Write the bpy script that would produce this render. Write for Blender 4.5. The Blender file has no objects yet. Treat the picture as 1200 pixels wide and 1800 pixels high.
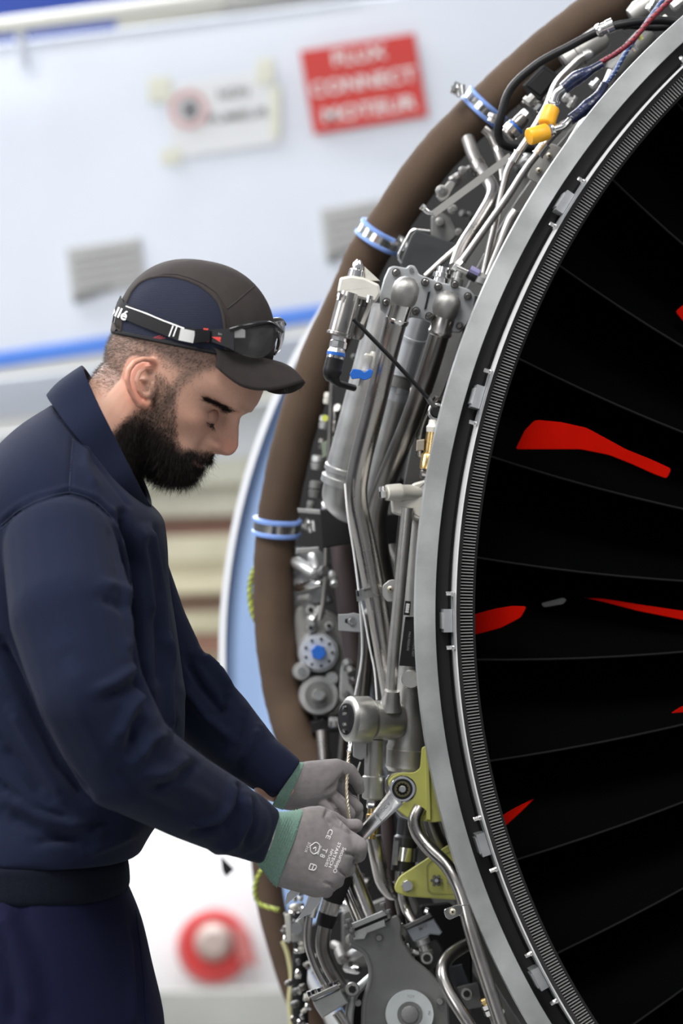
import bpy, bmesh, math, random
import numpy as np
from mathutils import Vector, Matrix
from mathutils.bvhtree import BVHTree
random.seed(7); rng = np.random.default_rng(7)
SC = bpy.context.scene
COL = SC.collection
F = 5000.0            # focal length in pixels of a 1200x1800 frame
CZ = 2.90             # camera height
# ---------------------------------------------------------------- camera
cam_d = bpy.data.cameras.new('camera'); cam = bpy.data.objects.new('camera', cam_d); COL.objects.link(cam)
cam.location = (0, 0, CZ); cam.rotation_euler = (math.pi/2, 0, 0)
cam_d.sensor_fit = 'VERTICAL'; cam_d.sensor_height = 36; cam_d.lens = F/1800*36
cam_d.clip_end = 200
cam_d.dof.use_dof = True; cam_d.dof.focus_distance = 3.34; cam_d.dof.aperture_fstop = cam_d.lens/23.0
SC.camera = cam
# ---------------------------------------------------------------- world, lights, exposure
SC.view_settings.view_transform = 'Standard'; SC.view_settings.look = 'None'
SC.view_settings.gamma = 1; SC.view_settings.use_curve_mapping = False
SC.view_settings.exposure = 0.0
w = bpy.data.worlds.new('world'); SC.world = w; w.use_nodes = True
wn = w.node_tree.nodes; wl = w.node_tree.links
bg = wn['Background']; bg.inputs[1].default_value = 0.38
tc = wn.new('ShaderNodeTexCoord'); sp = wn.new('ShaderNodeSeparateXYZ'); cr = wn.new('ShaderNodeValToRGB')
mp = wn.new('ShaderNodeMapRange'); mp.inputs[1].default_value = -1; mp.inputs[2].default_value = 1
wl.new(tc.outputs['Generated'], sp.inputs[0]); wl.new(sp.outputs[2], mp.inputs[0]); wl.new(mp.outputs[0], cr.inputs[0]); wl.new(cr.outputs[0], bg.inputs[0])
cr.color_ramp.elements[0].position = 0.40; cr.color_ramp.elements[0].color = (.10, .10, .10, 1)
cr.color_ramp.elements[1].position = 0.62; cr.color_ramp.elements[1].color = (.86, .90, .98, 1)
def area(name, loc, target, sx, sy, power, col=(1, 1, 1)):
    l = bpy.data.lights.new(name, 'AREA'); l.shape = 'RECTANGLE'; l.size = sx; l.size_y = sy; l.energy = power; l.color = col
    o = bpy.data.objects.new(name, l); COL.objects.link(o); loc = (loc[0], loc[1], loc[2]+1.5); target = (target[0], target[1], target[2]+1.5); o.location = loc
    o.rotation_euler = (Vector(target)-Vector(loc)).to_track_quat('-Z', 'Y').to_euler(); return o
area('ceiling_light_front', (-1.5, 0.2, 6.5), (0, 3.4, 1.3), 3.2, 2.2, 400, (1, .98, .95))
area('hangar_opening', (-4.2, -3.0, 1.9), (.1, 3.5, 1.2), 2.4, 3.4, 130, (.98, .99, 1))
area('ceiling_light_side', (-5, 2.5, 5.0), (0, 3.6, 1.2), 1.2, 4, 270, (.95, .97, 1))
area('ceiling_light_right', (4.0, 1.0, 6.5), (0.6, 3.6, 1.2), 1.2, 3, 150, (1, .98, .95))
area('ceiling_light_rear', (-4, 12, 7.5), (-1, 9, 1), 8, 6, 1500, (.97, .98, 1))
area('ceiling_light_far', (-2, 22, 8.5), (-2, 22, 0), 10, 6, 2600, (1, 1, 1))
# ---------------------------------------------------------------- helpers
def P(px, py, d): return Vector(((px-600)/F*d, d, CZ-(py-900)/F*d))
def V3(p): return P(*p) if not isinstance(p, Vector) else p
MATS = {}
def mat(name, col, metal=0.0, rough=0.5, noise=0.0, nscale=30, bump=0.0, bscale=200, spec=0.5, aniso=None, col2=None, emit=None, coat=0, trans=0, alpha=1, sheen=0, sss=0, attr=None):
    if name in MATS: return MATS[name]
    m = bpy.data.materials.new(name); m.use_nodes = True; nt = m.node_tree; n = nt.nodes; L = nt.links
    b = n['Principled BSDF']; c4 = (*col, 1)
    b.inputs['Base Color'].default_value = c4; b.inputs['Metallic'].default_value = metal; b.inputs['Roughness'].default_value = rough
    b.inputs['Specular IOR Level'].default_value = spec; b.inputs['Coat Weight'].default_value = coat
    b.inputs['Transmission Weight'].default_value = trans; b.inputs['Alpha'].default_value = alpha
    b.inputs['Sheen Weight'].default_value = sheen
    if sss: b.inputs['Subsurface Weight'].default_value = sss; b.inputs['Subsurface Radius'].default_value = (.012, .005, .003); b.inputs['Subsurface Scale'].default_value = .35
    if emit: b.inputs['Emission Color'].default_value = (*emit[0], 1); b.inputs['Emission Strength'].default_value = emit[1]
    t = n.new('ShaderNodeTexCoord')
    if attr:
        a = n.new('ShaderNodeAttribute'); a.attribute_name = attr; L.new(a.outputs['Color'], b.inputs['Base Color'])
    if noise or col2:
        nz = n.new('ShaderNodeTexNoise'); nz.inputs['Scale'].default_value = nscale; nz.inputs['Detail'].default_value = 5
        L.new(t.outputs['Object'], nz.inputs['Vector'])
        r = n.new('ShaderNodeValToRGB'); r.color_ramp.elements[0].position = .35; r.color_ramp.elements[1].position = .68
        k = noise or .3
        r.color_ramp.elements[0].color = c4 if col2 else (*[x*(1-k) for x in col], 1)
        r.color_ramp.elements[1].color = (*col2, 1) if col2 else (*[min(1, x*(1+k*.6)) for x in col], 1)
        L.new(nz.outputs['Fac'], r.inputs[0]); L.new(r.outputs[0], b.inputs['Base Color'])
        mr = n.new('ShaderNodeMapRange'); mr.inputs[3].default_value = max(.02, rough-.07); mr.inputs[4].default_value = min(1, rough+.10)
        L.new(nz.outputs['Fac'], mr.inputs[0]); L.new(mr.outputs[0], b.inputs['Roughness'])
    if bump:
        z = n.new('ShaderNodeTexNoise'); z.inputs['Scale'].default_value = bscale; z.inputs['Detail'].default_value = 3
        L.new(t.outputs['Object'], z.inputs['Vector'])
        bp = n.new('ShaderNodeBump'); bp.inputs['Strength'].default_value = bump; bp.inputs['Distance'].default_value = .001
        L.new(z.outputs['Fac'], bp.inputs['Height']); L.new(bp.outputs[0], b.inputs['Normal'])
    MATS[name] = m; return m
STEEL = mat('tube steel', (.50, .475, .45), 1, .27, .10, 25, .05, 300)
STEELD = mat('dark tube steel', (.25, .235, .22), 1, .30, .12, 25, .05, 300)
BRIGHT = mat('polished steel', (.78, .77, .75), 1, .17, .1, 60)
CHROME = mat('chrome vanadium', (.80, .80, .81), 1, .14, .06, 60)
ALU = mat('matt aluminium', (.56, .56, .55), .85, .40, .12, 30, .15, 500)
CAST = mat('light grey casting', (.52, .51, .48), .85, .34, .10, 25, .25, 700)
CASTW = mat('pale cream casting', (.66, .64, .58), .25, .42, .10, 25, .2, 700)
CASTD = mat('dark grey casting', (.17, .17, .165), .45, .48, .15, 20, .3, 600)
PUMP = mat('pump grey enamel', (.20, .20, .195), .2, .45, .12, 18, .3, 500)
DOME = mat('grey blasted steel', (.36, .35, .335), .8, .42, .10, 30, .35, 900)
BLACK = mat('black rubber', (.008, .008, .009), 0, .45, 0, spec=.3)
BLACKM = mat('matt black', (.010, .010, .011), 0, .65, 0, spec=.25)
FANBLK = mat('black fan composite', (.0009, .001, .001), 0, .7, 0, spec=.01)
EDGE = mat('blade leading edge metal', (.006, .006, .007), .2, .5, 0, spec=.15)
YEL = mat('orange yellow plastic', (.86, .42, .02), 0, .38, .08, 60)
BLUEP = mat('blue plastic', (.02, .13, .52), 0, .35, 0)
SILI = mat('light blue silicone', (.22, .36, .78), 0, .45, .1, 40)
PRIM = mat('yellow green primer', (.56, .56, .15), 0, .42, .10, 12, .1, 300)
BRASS = mat('brass', (.72, .52, .22), 1, .25, .15, 40)
BROWN = mat('brown wrapped fabric', (.085, .056, .038), 0, .8, .18, 9, .5, 900, spec=.2)
REDP = mat('painted red reflection', (.36, .004, .001), 0, .9, .1, 20, spec=.02)  # colour stands in for red reflections on the fan blades
WHITE = mat('white print', (.85, .85, .85), 0, .6)
# --- raw mesh builders: all return (verts, faces) in world metres
def fillet(pts, fr, k=7):
    pts = [V3(p) for p in pts]; out = [pts[0]]
    for i in range(1, len(pts)-1):
        a, b, c = pts[i-1], pts[i], pts[i+1]
        f = min(fr, (a-b).length*.48, (c-b).length*.48)
        p = b+(a-b).normalized()*f; q = b+(c-b).normalized()*f
        for j in range(k+1):
            t = j/k; out.append(p*(1-t)**2+b*2*t*(1-t)+q*t*t)
    out.append(pts[-1]); return out
def catmull(pts, k=6):
    pts = [V3(p) for p in pts]; e = [pts[0]*2-pts[1]]+pts+[pts[-1]*2-pts[-2]]; out = []
    for i in range(1, len(e)-2):
        a, b, c, d = e[i-1:i+3]
        for j in range(k):
            t = j/k; out.append(.5*((2*b)+(c-a)*t+(2*a-5*b+4*c-d)*t*t+(3*b-a-3*c+d)*t**3))
    out.append(pts[-1]); return out
def frames(path):
    n = len(path); T = []
    for i in range(n):
        t = path[min(i+1, n-1)]-path[max(i-1, 0)]
        T.append(t.normalized() if t.length > 1e-9 else Vector((0, 0, 1)))
    u = T[0].orthogonal().normalized(); out = []
    for t in T:
        u = (u-t*u.dot(t)).normalized(); out.append((u, t.cross(u)))
    return out
def sweep(path, rad, seg=16, sect=None):
    fr = frames(path); n = len(path); v = []; f = []
    if not hasattr(rad, '__len__'): rad = [rad]*n
    elif len(rad) != n: rad = list(np.interp(np.linspace(0, 1, n), np.linspace(0, 1, len(rad)), rad))
    for i in range(n):
        u, w_ = fr[i]
        for j in range(seg):
            a = 2*math.pi*j/seg; k = sect[j] if sect else (math.cos(a), math.sin(a))
            v.append(path[i]+(u*k[0]+w_*k[1])*rad[i])
    for i in range(n-1):
        for j in range(seg):
            a = i*seg+j; b = i*seg+(j+1) % seg; f.append((a, b, b+seg, a+seg))
    f.append(tuple(range(seg))[::-1]); f.append(tuple((n-1)*seg+j for j in range(seg)))
    return v, f
def tube(pts, rpx, fr=.05, seg=16, cat=False):
    pts = [tuple(p) for p in pts]; path = catmull(pts) if cat else fillet(pts, fr)
    dm = sum(p[2] for p in pts)/len(pts)
    r = [x*dm/F for x in rpx] if hasattr(rpx, '__len__') else rpx*dm/F
    return sweep(path, r, seg)
def lathe(p0, p1, prof, seg=24, rs=None, phase=0):
    """prof: list of (t, r_px); axis p0->p1"""
    a = V3(p0); b = V3(p1); d = rs if rs else (a.y+b.y)/2; ax = (b-a); u = ax.orthogonal().normalized(); w_ = ax.normalized().cross(u)
    v = []; f = []
    for t, r in prof:
        c = a+ax*t; R = max(r, .01)*d/F
        for j in range(seg):
            g = 2*math.pi*j/seg+phase; v.append(c+(u*math.cos(g)+w_*math.sin(g))*R)
    n = len(prof)
    for i in range(n-1):
        for j in range(seg):
            q = i*seg+j; s = i*seg+(j+1) % seg; f.append((q, s, s+seg, q+seg))
    f.append(tuple(range(seg))[::-1]); f.append(tuple((n-1)*seg+j for j in range(seg)))
    return v, f
def poly_off(pp, o):
    n = len(pp); A = sum(pp[i][0]*pp[(i+1) % n][1]-pp[(i+1) % n][0]*pp[i][1] for i in range(n)); sg = 1 if A > 0 else -1; out = []
    for i in range(n):
        a, b, c = pp[i-1], pp[i], pp[(i+1) % n]
        e1 = Vector((b[0]-a[0], b[1]-a[1])).normalized(); e2 = Vector((c[0]-b[0], c[1]-b[1])).normalized()
        m = Vector((-(e1.y+e2.y), e1.x+e2.x)); l = m.length
        m = m/l if l > 1e-6 else Vector((-e1.y, e1.x)); k = max(.45, m.dot(Vector((-e1.y, e1.x))))
        out.append((b[0]+m.x*o*sg/k, b[1]+m.y*o*sg/k))
    return out
def prism(pp, d, th, bev=2.0, df=None):
    """pp pixel outline, front face at depth d, thickness th metres; df(px,py)->extra depth"""
    df = df or (lambda x, y: 0); n = len(pp); v = []
    ins = poly_off(pp, bev); bm_ = bev*d/F
    for x, y in pp: v.append(P(x, y, d+th+df(x, y)))
    for x, y in pp: v.append(P(x, y, d+bm_+df(x, y)))
    for x, y in ins: v.append(P(x, y, d+df(x, y)))
    f = [tuple(range(n)), tuple(2*n+i for i in range(n))[::-1]]
    for k in (0, 1):
        for i in range(n):
            j = (i+1) % n; f.append((k*n+i, k*n+j, (k+1)*n+j, (k+1)*n+i))
    return v, f
def rpoly(pp, r=4, k=4):
    """round polygon corners"""
    out = []; n = len(pp)
    for i in range(n):
        a, b, c = [Vector(q[:2]) for q in (pp[i-1], pp[i], pp[(i+1) % n])]
        f = min(r, (a-b).length*.45, (c-b).length*.45); p = b+(a-b).normalized()*f; q = b+(c-b).normalized()*f
        for j in range(k+1):
            t = j/k; s = p*(1-t)**2+b*2*t*(1-t)+q*t*t; out.append((s.x, s.y))
    return out
def circ(x, y, r, n=20, ry=None): return [(x+r*math.cos(2*math.pi*i/n), y+(ry or r)*math.sin(2*math.pi*i/n)) for i in range(n)]
def join(*ms):
    v = []; f = []
    for a, b in ms:
        o = len(v); v += list(a); f += [tuple(i+o for i in q) for q in b]
    return v, f
def box(p, q, w_, h, up=None):
    """box with axis p->q, width w_ and height h metres"""
    p = V3(p); q = V3(q); ax = (q-p).normalized(); u = ax.cross(up or Vector((0, 1, 0))).normalized(); n = u.cross(ax)
    v = [c+u*a*w_/2+n*b*h/2 for c in (p, q) for a, b in ((-1, -1), (1, -1), (1, 1), (-1, 1))]
    return v, [(0, 1, 2, 3), (7, 6, 5, 4), (0, 4, 5, 1), (1, 5, 6, 2), (2, 6, 7, 3), (3, 7, 4, 0)]
def mesh(name, vf, m, smooth=True, off=None, ang=40):
    v, f = vf; off = off or Vector((0, 0, 0)); me = bpy.data.meshes.new(name)
    me.from_pydata([(a[0]-off[0], a[1]-off[1], a[2]-off[2]) for a in v], [], f); me.materials.append(m)
    bm = bmesh.new(); bm.from_mesh(me); bmesh.ops.recalc_face_normals(bm, faces=bm.faces); 
    for e in bm.edges:
        if len(e.link_faces) == 2 and e.calc_face_angle(0) > math.radians(ang): e.smooth = False
    for q in bm.faces: q.smooth = smooth
    bm.to_mesh(me); bm.free(); return me
def thing(name, label, cat, loc, group=None):
    o = bpy.data.objects.new(name, None); COL.objects.link(o); o.location = V3(loc); o.empty_display_size = .02
    o['label'] = label; o['category'] = cat
    if group: o['group'] = group
    return o
def part(root, name, vf, m, parent=None, smooth=True, label=None, kind=None, ang=40):
    off = Vector(root.location); o = bpy.data.objects.new(name, mesh(name, vf, m, smooth, off, ang)); COL.objects.link(o)
    o.parent = parent or root
    if label: o['label'] = label
    if kind: o['kind'] = kind
    return o
def solo(name, label, cat, vf, m, group=None, smooth=True, kind=None):
    v = vf[0]; off = sum((Vector(a) for a in v), Vector())/len(v); off.z = min(a[2] for a in v)
    o = bpy.data.objects.new(name, mesh(name, vf, m, smooth, off)); COL.objects.link(o); o.location = off
    if kind == 'structure': o['kind'] = kind; return o
    o['label'] = label; o['category'] = cat
    if group: o['group'] = group
    if kind: o['kind'] = kind
    return o
def bolt(root, px, py, d, r, m=BRIGHT, parent=None, dark=True, ax=(0, -1, 0), name='bolt', wash=1.35):
    c = V3((px, py, d)); a = Vector(ax).normalized(); k = d/F
    vf = join(lathe(c, c+a*r*.25*k, [(0, r*wash), (1, r*wash)], 16, rs=d), lathe(c, c+a*r*.95*k, [(0, r), (.85, r), (1, r*.85)], 6, rs=d))
    b = part(root, name, vf, m, parent)
    if dark: part(root, 'socket', lathe(c+a*r*.9*k, c+a*r*.97*k, [(0, r*.42), (1, r*.42)], 6, rs=d), CASTD, b)
    return b
def hexnut(p0, p1, r): return lathe(p0, p1, [(0, r*.88), (.12, r), (.88, r), (1, r*.88)], 6)
def band(p0, p1, r, lip=1.5): return lathe(p0, p1, [(0, r+lip), (.08, r+lip), (.09, r), (.91, r), (.92, r+lip), (1, r+lip)], 24)
def text_mesh(s, size, m, bold=0.0):
    c = bpy.data.curves.new('txt', 'FONT'); c.body = s; c.size = size; c.align_x = 'CENTER'; c.align_y = 'CENTER'; c.offset = bold; c.extrude = 0; c.resolution_u = 3
    o = bpy.data.objects.new('txt', c); COL.objects.link(o); dg = bpy.context.evaluated_depsgraph_get()
    me = bpy.data.meshes.new_from_object(o.evaluated_get(dg)); bpy.data.objects.remove(o); bpy.data.curves.remove(c)
    v = [tuple(a.co) for a in me.vertices]; f = [tuple(q.vertices) for q in me.polygons]; bpy.data.meshes.remove(me); return v, f
def text_at(s, px, py, d, hpx, rot=0, m=None, bold=0, th=0, xs=1, fun=None):
    """flat lettering lying on a surface facing the viewer's side; fun maps (px,py)->world point"""
    v, f = text_mesh(s, 1.0, m, bold); k = hpx/.72; a = math.radians(rot); out = []
    for x, y, z in v:
        X = x*k*xs; Y = -y*k; qx = px+X*math.cos(a)-Y*math.sin(a); qy = py+X*math.sin(a)+Y*math.cos(a)
        out.append(fun(qx, qy) if fun else P(qx, qy, d))
    return out, f
# ================================================================ setting: hangar
CONC = mat('hangar concrete', (.42, .42, .41), 0, .35, .12, 2)
WALLM = mat('hangar wall', (.62, .62, .60), 0, .6, .08, .5)
solo('floor', '', '', ([(-14, -6, 0), (14, -6, 0), (14, 34, 0), (-14, 34, 0), (-14, -6, -.2), (14, -6, -.2), (14, 34, -.2), (-14, 34, -.2)], [(0, 1, 2, 3), (4, 5, 6, 7), (0, 1, 5, 4), (1, 2, 6, 5), (2, 3, 7, 6), (3, 0, 4, 7)]), CONC, kind='structure')
def slab(name, x0, x1, y0, y1, z0, z1, m): return solo(name, '', '', ([(x, y, z) for x in (x0, x1) for y in (y0, y1) for z in (z0, z1)], [(0, 1, 3, 2), (4, 5, 7, 6), (0, 1, 5, 4), (2, 3, 7, 6), (0, 2, 6, 4), (1, 3, 7, 5)]), m, kind='structure')
slab('wall_back', -14, 14, 34, 34.2, 0, 9, WALLM)
# ---- big white panel of the docking stand behind (tilted about 9.6 degrees)
PW = mat('white painted panel', (.72, .76, .84), 0, .35, .05, 1.2)
BLU = mat('blue edge paint', (.07, .22, .72), 0, .4, .05, 3)
ROY = mat('royal blue paint', (.008, .045, .30), 0, .6, .08, 2)
GREYV = mat('grey painted grille', (.46, .46, .45), 0, .5, .08, 4)
D8 = 12.0
pn = thing('work_stand_panel', 'large white tilted panel with blue lower edge far behind the man', 'panel', (0, 900, D8))
part(pn, 'board', prism([(-420, 120), (0, 76), (330, 36), (600, 2), (1240, -80), (1240, 440), (560, 541), (0, 622), (-420, 684)], D8, .06, 3), PW)
part(pn, 'edge_strip', prism([(-420, 680), (0, 618), (560, 537), (1240, 436), (1240, 462), (560, 566), (0, 647), (-420, 706)], D8-.015, .10, 4), BLU, label='bright blue edging strip')
for q in ([(116, 436), (246, 417), (256, 504), (126, 524)], [(562, 368), (668, 350), (680, 436), (572, 455)]):
    v_ = part(pn, 'access_hatch', prism(q, D8-.02, .03, 3), GREYV, label='grey rectangular hatch in the white panel')
    c_ = (sum(a[0] for a in q)/4, sum(a[1] for a in q)/4)
    for k in range(5): part(pn, 'louvre', prism([(q[0][0]+8+k*2, q[0][1]+12+k*15), (q[1][0]-10+k*2, q[1][1]+12+k*15), (q[1][0]-10+k*2, q[1][1]+17+k*15), (q[0][0]+8+k*2, q[0][1]+17+k*15)], D8-.03, .01, 1), GREYV, v_)
    part(pn, 'hatch_sill', prism([(q[3][0]+4, q[3][1]-4), (q[2][0]-60, q[2][1]-4), (q[2][0]-60, q[2][1]+5), (q[3][0]+4, q[3][1]+8)], D8-.035, .02, 1), CASTD, v_)
# paper notice
PAPER = mat('white paper', (.80, .81, .82), 0, .7); TAPE = mat('yellowed tape', (.72, .72, .60), 0, .4); INK = mat('dark print', (.20, .20, .21), 0, .7); PRED = mat('pale red print', (.70, .42, .42), 0, .7)
pp_ = [(288, 150), (470, 122), (492, 252), (303, 280)]
nt = thing('paper_notice', 'white taped notice with prohibition circle on the white panel', 'notice', (390, 280, D8-.03))
part(nt, 'sheet', prism(pp_, D8-.02, .004, 1), PAPER)
for x, y, rx, ry in ((280, 158, 20, 22), (466, 126, 16, 22), (300, 276, 18, 14), (484, 196, 9, 46)):
    part(nt, 'tape', prism(rpoly([(x-rx, y-ry), (x+rx, y-ry-2), (x+rx, y+ry-2), (x-rx, y+ry)], 2), D8-.026, .004, 1), TAPE)
def ringf(cx, cy, r1, r2, d, n=28):
    o = circ(cx, cy, r1, n); i = circ(cx, cy, r2, n); v = [P(x, y, d) for x, y in o]+[P(x, y, d) for x, y in i]+[P(x, y, d+.004) for x, y in o]+[P(x, y, d+.004) for x, y in i]
    return v, [(k, (k+1) % n, n+(k+1) % n, n+k) for k in range(n)]+[(2*n+k, 2*n+(k+1) % n, (k+1) % n, k) for k in range(n)]+[(3*n+k, 3*n+(k+1) % n, n+(k+1) % n, n+k) for k in range(n)]
part(nt, 'prohibition_ring', ringf(332, 192, 34, 25, D8-.03), PRED)
part(nt, 'symbol', prism(rpoly([(318, 184), (338, 174), (350, 188), (344, 208), (328, 210), (320, 200)], 5), D8-.03, .004, 1), INK)
part(nt, 'lettering', text_at('NON', 410, 164, D8-.03, 17, -8, bold=.02), INK); part(nt, 'lettering', text_at('FUMEUR', 418, 204, D8-.03, 15, -8, bold=.02, xs=1.4), INK)
rs_ = thing('red_sign', 'red rectangular sign with three lines of white capitals', 'sign', (640, 236, D8-.03))
part(rs_, 'plate', prism([(527, 90), (728, 58), (752, 204), (552, 236)], D8-.03, .01, 1), mat('sign red', (.60, .022, .015), 0, .45))
for s, x, y, h, xs in (('FLUX', 630, 98, 25, 1.15), ('CONNECT', 638, 145, 25, 1.1), ('MOTEUR', 648, 193, 25, 1.2)): part(rs_, 'lettering', text_at(s, x, y, D8-.034, h, -9, bold=.02, xs=xs), WHITE)
# rail above the panel and the blue hull behind
rl = thing('handrail', 'cream tubular rail crossing the top left corner', 'rail', (200, 60, 11.8))
part(rl, 'tube', tube([(-300, 84, 11.8), (0, 46, 11.8), (250, 14, 11.8), (620, -36, 11.8)], 15), mat('cream paint', (.70, .70, .64), 0, .4))
part(rl, 'post', tube([(34, 40, 11.85), (44, 120, 11.9)], 9), PW)
solo('aircraft_side', 'royal blue aircraft skin in the top left corner behind the rail', 'aircraft', prism([(-500, -300), (420, -300), (420, 6), (210, 34), (200, 60), (-500, 160)], 12.5, .3, 4), ROY)
solo('panel_bracket', 'beige bar with dark clip on top of the white panel', 'bracket', join(prism([(200, 32), (395, -6), (400, 16), (215, 52)], 12.1, .05, 2)), mat('beige bar', (.42, .41, .34), 0, .5))
solo('dark_clip', 'dark clip at the top edge beside the beige bar', 'clip', prism([(388, -20), (470, -30), (450, -2), (392, 12)], 12.05, .05, 2), CASTD)
# grey steelwork under the panel
GS = mat('galvanised beam', (.55, .56, .56), .3, .5, .1, 3)
for lab, q, d in (('pale grey beam under the blue edging strip', [(-300, 700), (200, 640), (640, 570), (640, 660), (200, 716), (-300, 780)], 12.6),
                  ('lower pale beam behind the man at shoulder height', [(-300, 800), (700, 672), (700, 770), (-300, 900)], 12.9)):
    solo('steel_beam', lab, 'beam', prism(q, d, .2, 4), GS)
pb = thing('timber_stack', 'blurred stack of beige boards between the man and the blue cowl', 'stack', (360, 1640, 19.5))
part(pb, 'pallet', prism([(150, 1338), (740, 1338), (740, 1642), (150, 1642)], 19.6, .6, 3), CASTD)
cols = [(.55, .54, .46), (.50, .49, .40), (.60, .58, .50), (.46, .45, .36), (.44, .42, .33), (.30, .16, .12), (.55, .51, .36), (.66, .60, .42), (.28, .18, .13), (.50, .46, .31), (.36, .19, .13), (.54, .50, .33), (.34, .21, .15), (.52, .46, .31), (.46, .42, .3)]
hs = [640, 700, 745, 790, 850, 905, 940, 985, 1040, 1075, 1110, 1145, 1195, 1220, 1270, 1340]
for k, c in enumerate(cols):
    part(pb, 'board', prism([(120, hs[k]+9), (760, hs[k]-12), (760, hs[k+1]-10), (120, hs[k+1]+11)], 19.5+.1*(k % 3), .5, 3), mat('board %d' % k, c, 0, .6, .08, 3))
# aircraft nose/cowl far behind at bottom, red ring
WA = mat('glossy white cowl', (.86, .86, .86), 0, .3, .03, 1)
pod = thing('far_engine_cowl', 'bright white blurred engine cowl low behind the man', 'engine cowl', (330, 1900, 15))
part(pod, 'shell', lathe((330, 1700, 18.5), (380, 1662, 14.6), [(0, 150), (.02, 420), (.5, 420), (.75, 380), (.88, 300), (.95, 210), (1, 100)], 48), WA)
part(pod, 'ring', lathe((375, 1664, 14.7), (376, 1664, 14.35), [(0, 66), (.5, 66), (1, 58)], 32), mat('ring red', (.60, .03, .03), 0, .4), label='red ring')
part(pod, 'hub', lathe((375, 1656, 14.4), (375, 1656, 14.2), [(0, 34), (.6, 33), (1, 20)], 24), mat('hub beige', (.48, .38, .34), 0, .5), label='beige hub')
part(pod, 'red_marking', prism([(400, 1622), (440, 1640), (452, 1700), (420, 1690)], 14.3, .1, 3), mat('marking pale red', (.60, .18, .17), 0, .5))
solo('dark_pennant', 'small dark triangular flag hanging under the forearm', 'flag', prism([(388, 1505), (411, 1528), (397, 1541), (391, 1530)], 4.6, .01, 1), BLACKM)
solo('grey_trolley', 'pale grey equipment along the bottom behind the man', 'equipment', prism([(-60, 1745), (200, 1742), (560, 1736), (620, 1920), (-60, 1920)], 13.4, .5, 4), mat('trolley grey', (.50, .50, .46), 0, .5, .2, 1))
solo('parked_aircraft', 'white blurred aircraft belly behind the man at waist height', 'aircraft', lathe((-900, 1275, 26), (1500, 1225, 26), [(0, 150), (.1, 190), (.9, 190), (1, 150)], 40), WA)
# ================================================================ engine frame
TH, PH = math.radians(5.752), math.radians(-1.195)
AX = Vector((-math.sin(TH)*math.cos(PH), math.cos(TH)*math.cos(PH), math.sin(PH)))
UX = Vector((math.cos(TH), math.sin(TH), 0)); VX = UX.cross(AX).normalized(); EC = Vector((1.069, 3.55, CZ-.124))
def G(deg, R, s): a = math.radians(deg); return EC+AX*s+(UX*math.cos(a)+VX*math.sin(a))*R
def revolve(prof, a0=0, a1=360, n=240, closed=True):
    full = abs(a1-a0) >= 360; m = n if full else n+1; v = []; f = []; k = len(prof)
    for i in range(m):
        a = a0+(a1-a0)*i/n
        for R, s in prof: v.append(G(a, R, s))
    for i in range(n):
        i2 = (i+1) % m
        for j in range(k if closed else k-1): f.append((i*k+j, i*k+(j+1) % k, i2*k+(j+1) % k, i2*k+j))
    if not full and closed: f += [tuple(range(k)), tuple((m-1)*k+j for j in range(k))[::-1]]
    return v, f
FLG = mat('flange aluminium', (.44, .45, .45), .35, .42, .30, 11, .15, 300)
fc = thing('fan_case', 'big round fan case with satin grey front flange ring', 'engine case', G(270, .97, 0))
part(fc, 'front_flange', revolve([(.957, .021), (.9575, .019), (.9815, .019), (.982, .021), (.982, .034), (.957, .034)], 0, 360, 360), FLG, label='satin grey flange ring with dull blotches')
part(fc, 'inner_band', revolve([(.958, .032), (.935, .030), (.935, .06), (.958, .06)], 0, 360, 240), BLACKM)
part(fc, 'seal_groove', revolve([(.9405, .030), (.9395, .027), (.9385, .030)], 0, 360, 240), BLACK)
part(fc, 'lip', revolve([(.9365, -.002), (.9347, -.002), (.9347, .05), (.9365, .05)], 0, 360, 300), mat('machined lip', (.85, .85, .84), .25, .35), label='thin bright metal lip')
part(fc, 'liner_rim', revolve([(.9340, .004), (.9285, .008), (.9285, .03), (.934, .03)], 0, 360, 240), mat('liner charcoal', (.035, .032, .033), .3, .45))
part(fc, 'liner_back', revolve([(.9285, .020), (.911, .026), (.911, .05), (.9285, .05)], 0, 360, 240), BLACKM)
part(fc, 'liner_edge', revolve([(.9130, .010), (.9095, .012), (.9095, .05), (.9130, .05)], 0, 360, 240), BLACKM)
v, f = [], []
N = 1500
for i in range(N):
    a = 360*i/N; da = .042; o = len(v)
    for s in (.009, .022):
        for aa, R in ((a-da, .9285), (a+da, .9285), (a+da, .9130), (a-da, .9130)): v.append(G(aa, R, s))
    f += [tuple(o+j for j in q) for q in ((0, 1, 2, 3), (7, 6, 5, 4), (0, 4, 5, 1), (1, 5, 6, 2), (2, 6, 7, 3), (3, 7, 4, 0))]
part(fc, 'liner_teeth', (v, f), mat('teeth grey', (.34, .34, .33), .5, .4), kind='stuff', smooth=False, label='row of fine grey teeth')
part(fc, 'duct_wall', revolve([(.912, .03), (.912, .9), (.918, .9), (.918, .03)], 0, 360, 160), FANBLK)
part(fc, 'barrel', revolve([(.955, .034), (.950, .12), (.945, .5), (.95, .95), (.94, .95), (.93, .034)], 0, 360, 180), mat('case barrel', (.022, .022, .022), .4, .5, .2, 10))
for s_ in (.30, .62): part(fc, 'rib', revolve([(.95, s_), (.975, s_), (.975, s_+.008), (.95, s_+.008)], 0, 360, 180), CASTD)
# flange joint lines
for a in (130.95,): part(fc, 'flange_joint', box(G(a, .9580, .0185), G(a, .9815, .0185), .0012, .002), ALU)
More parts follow.
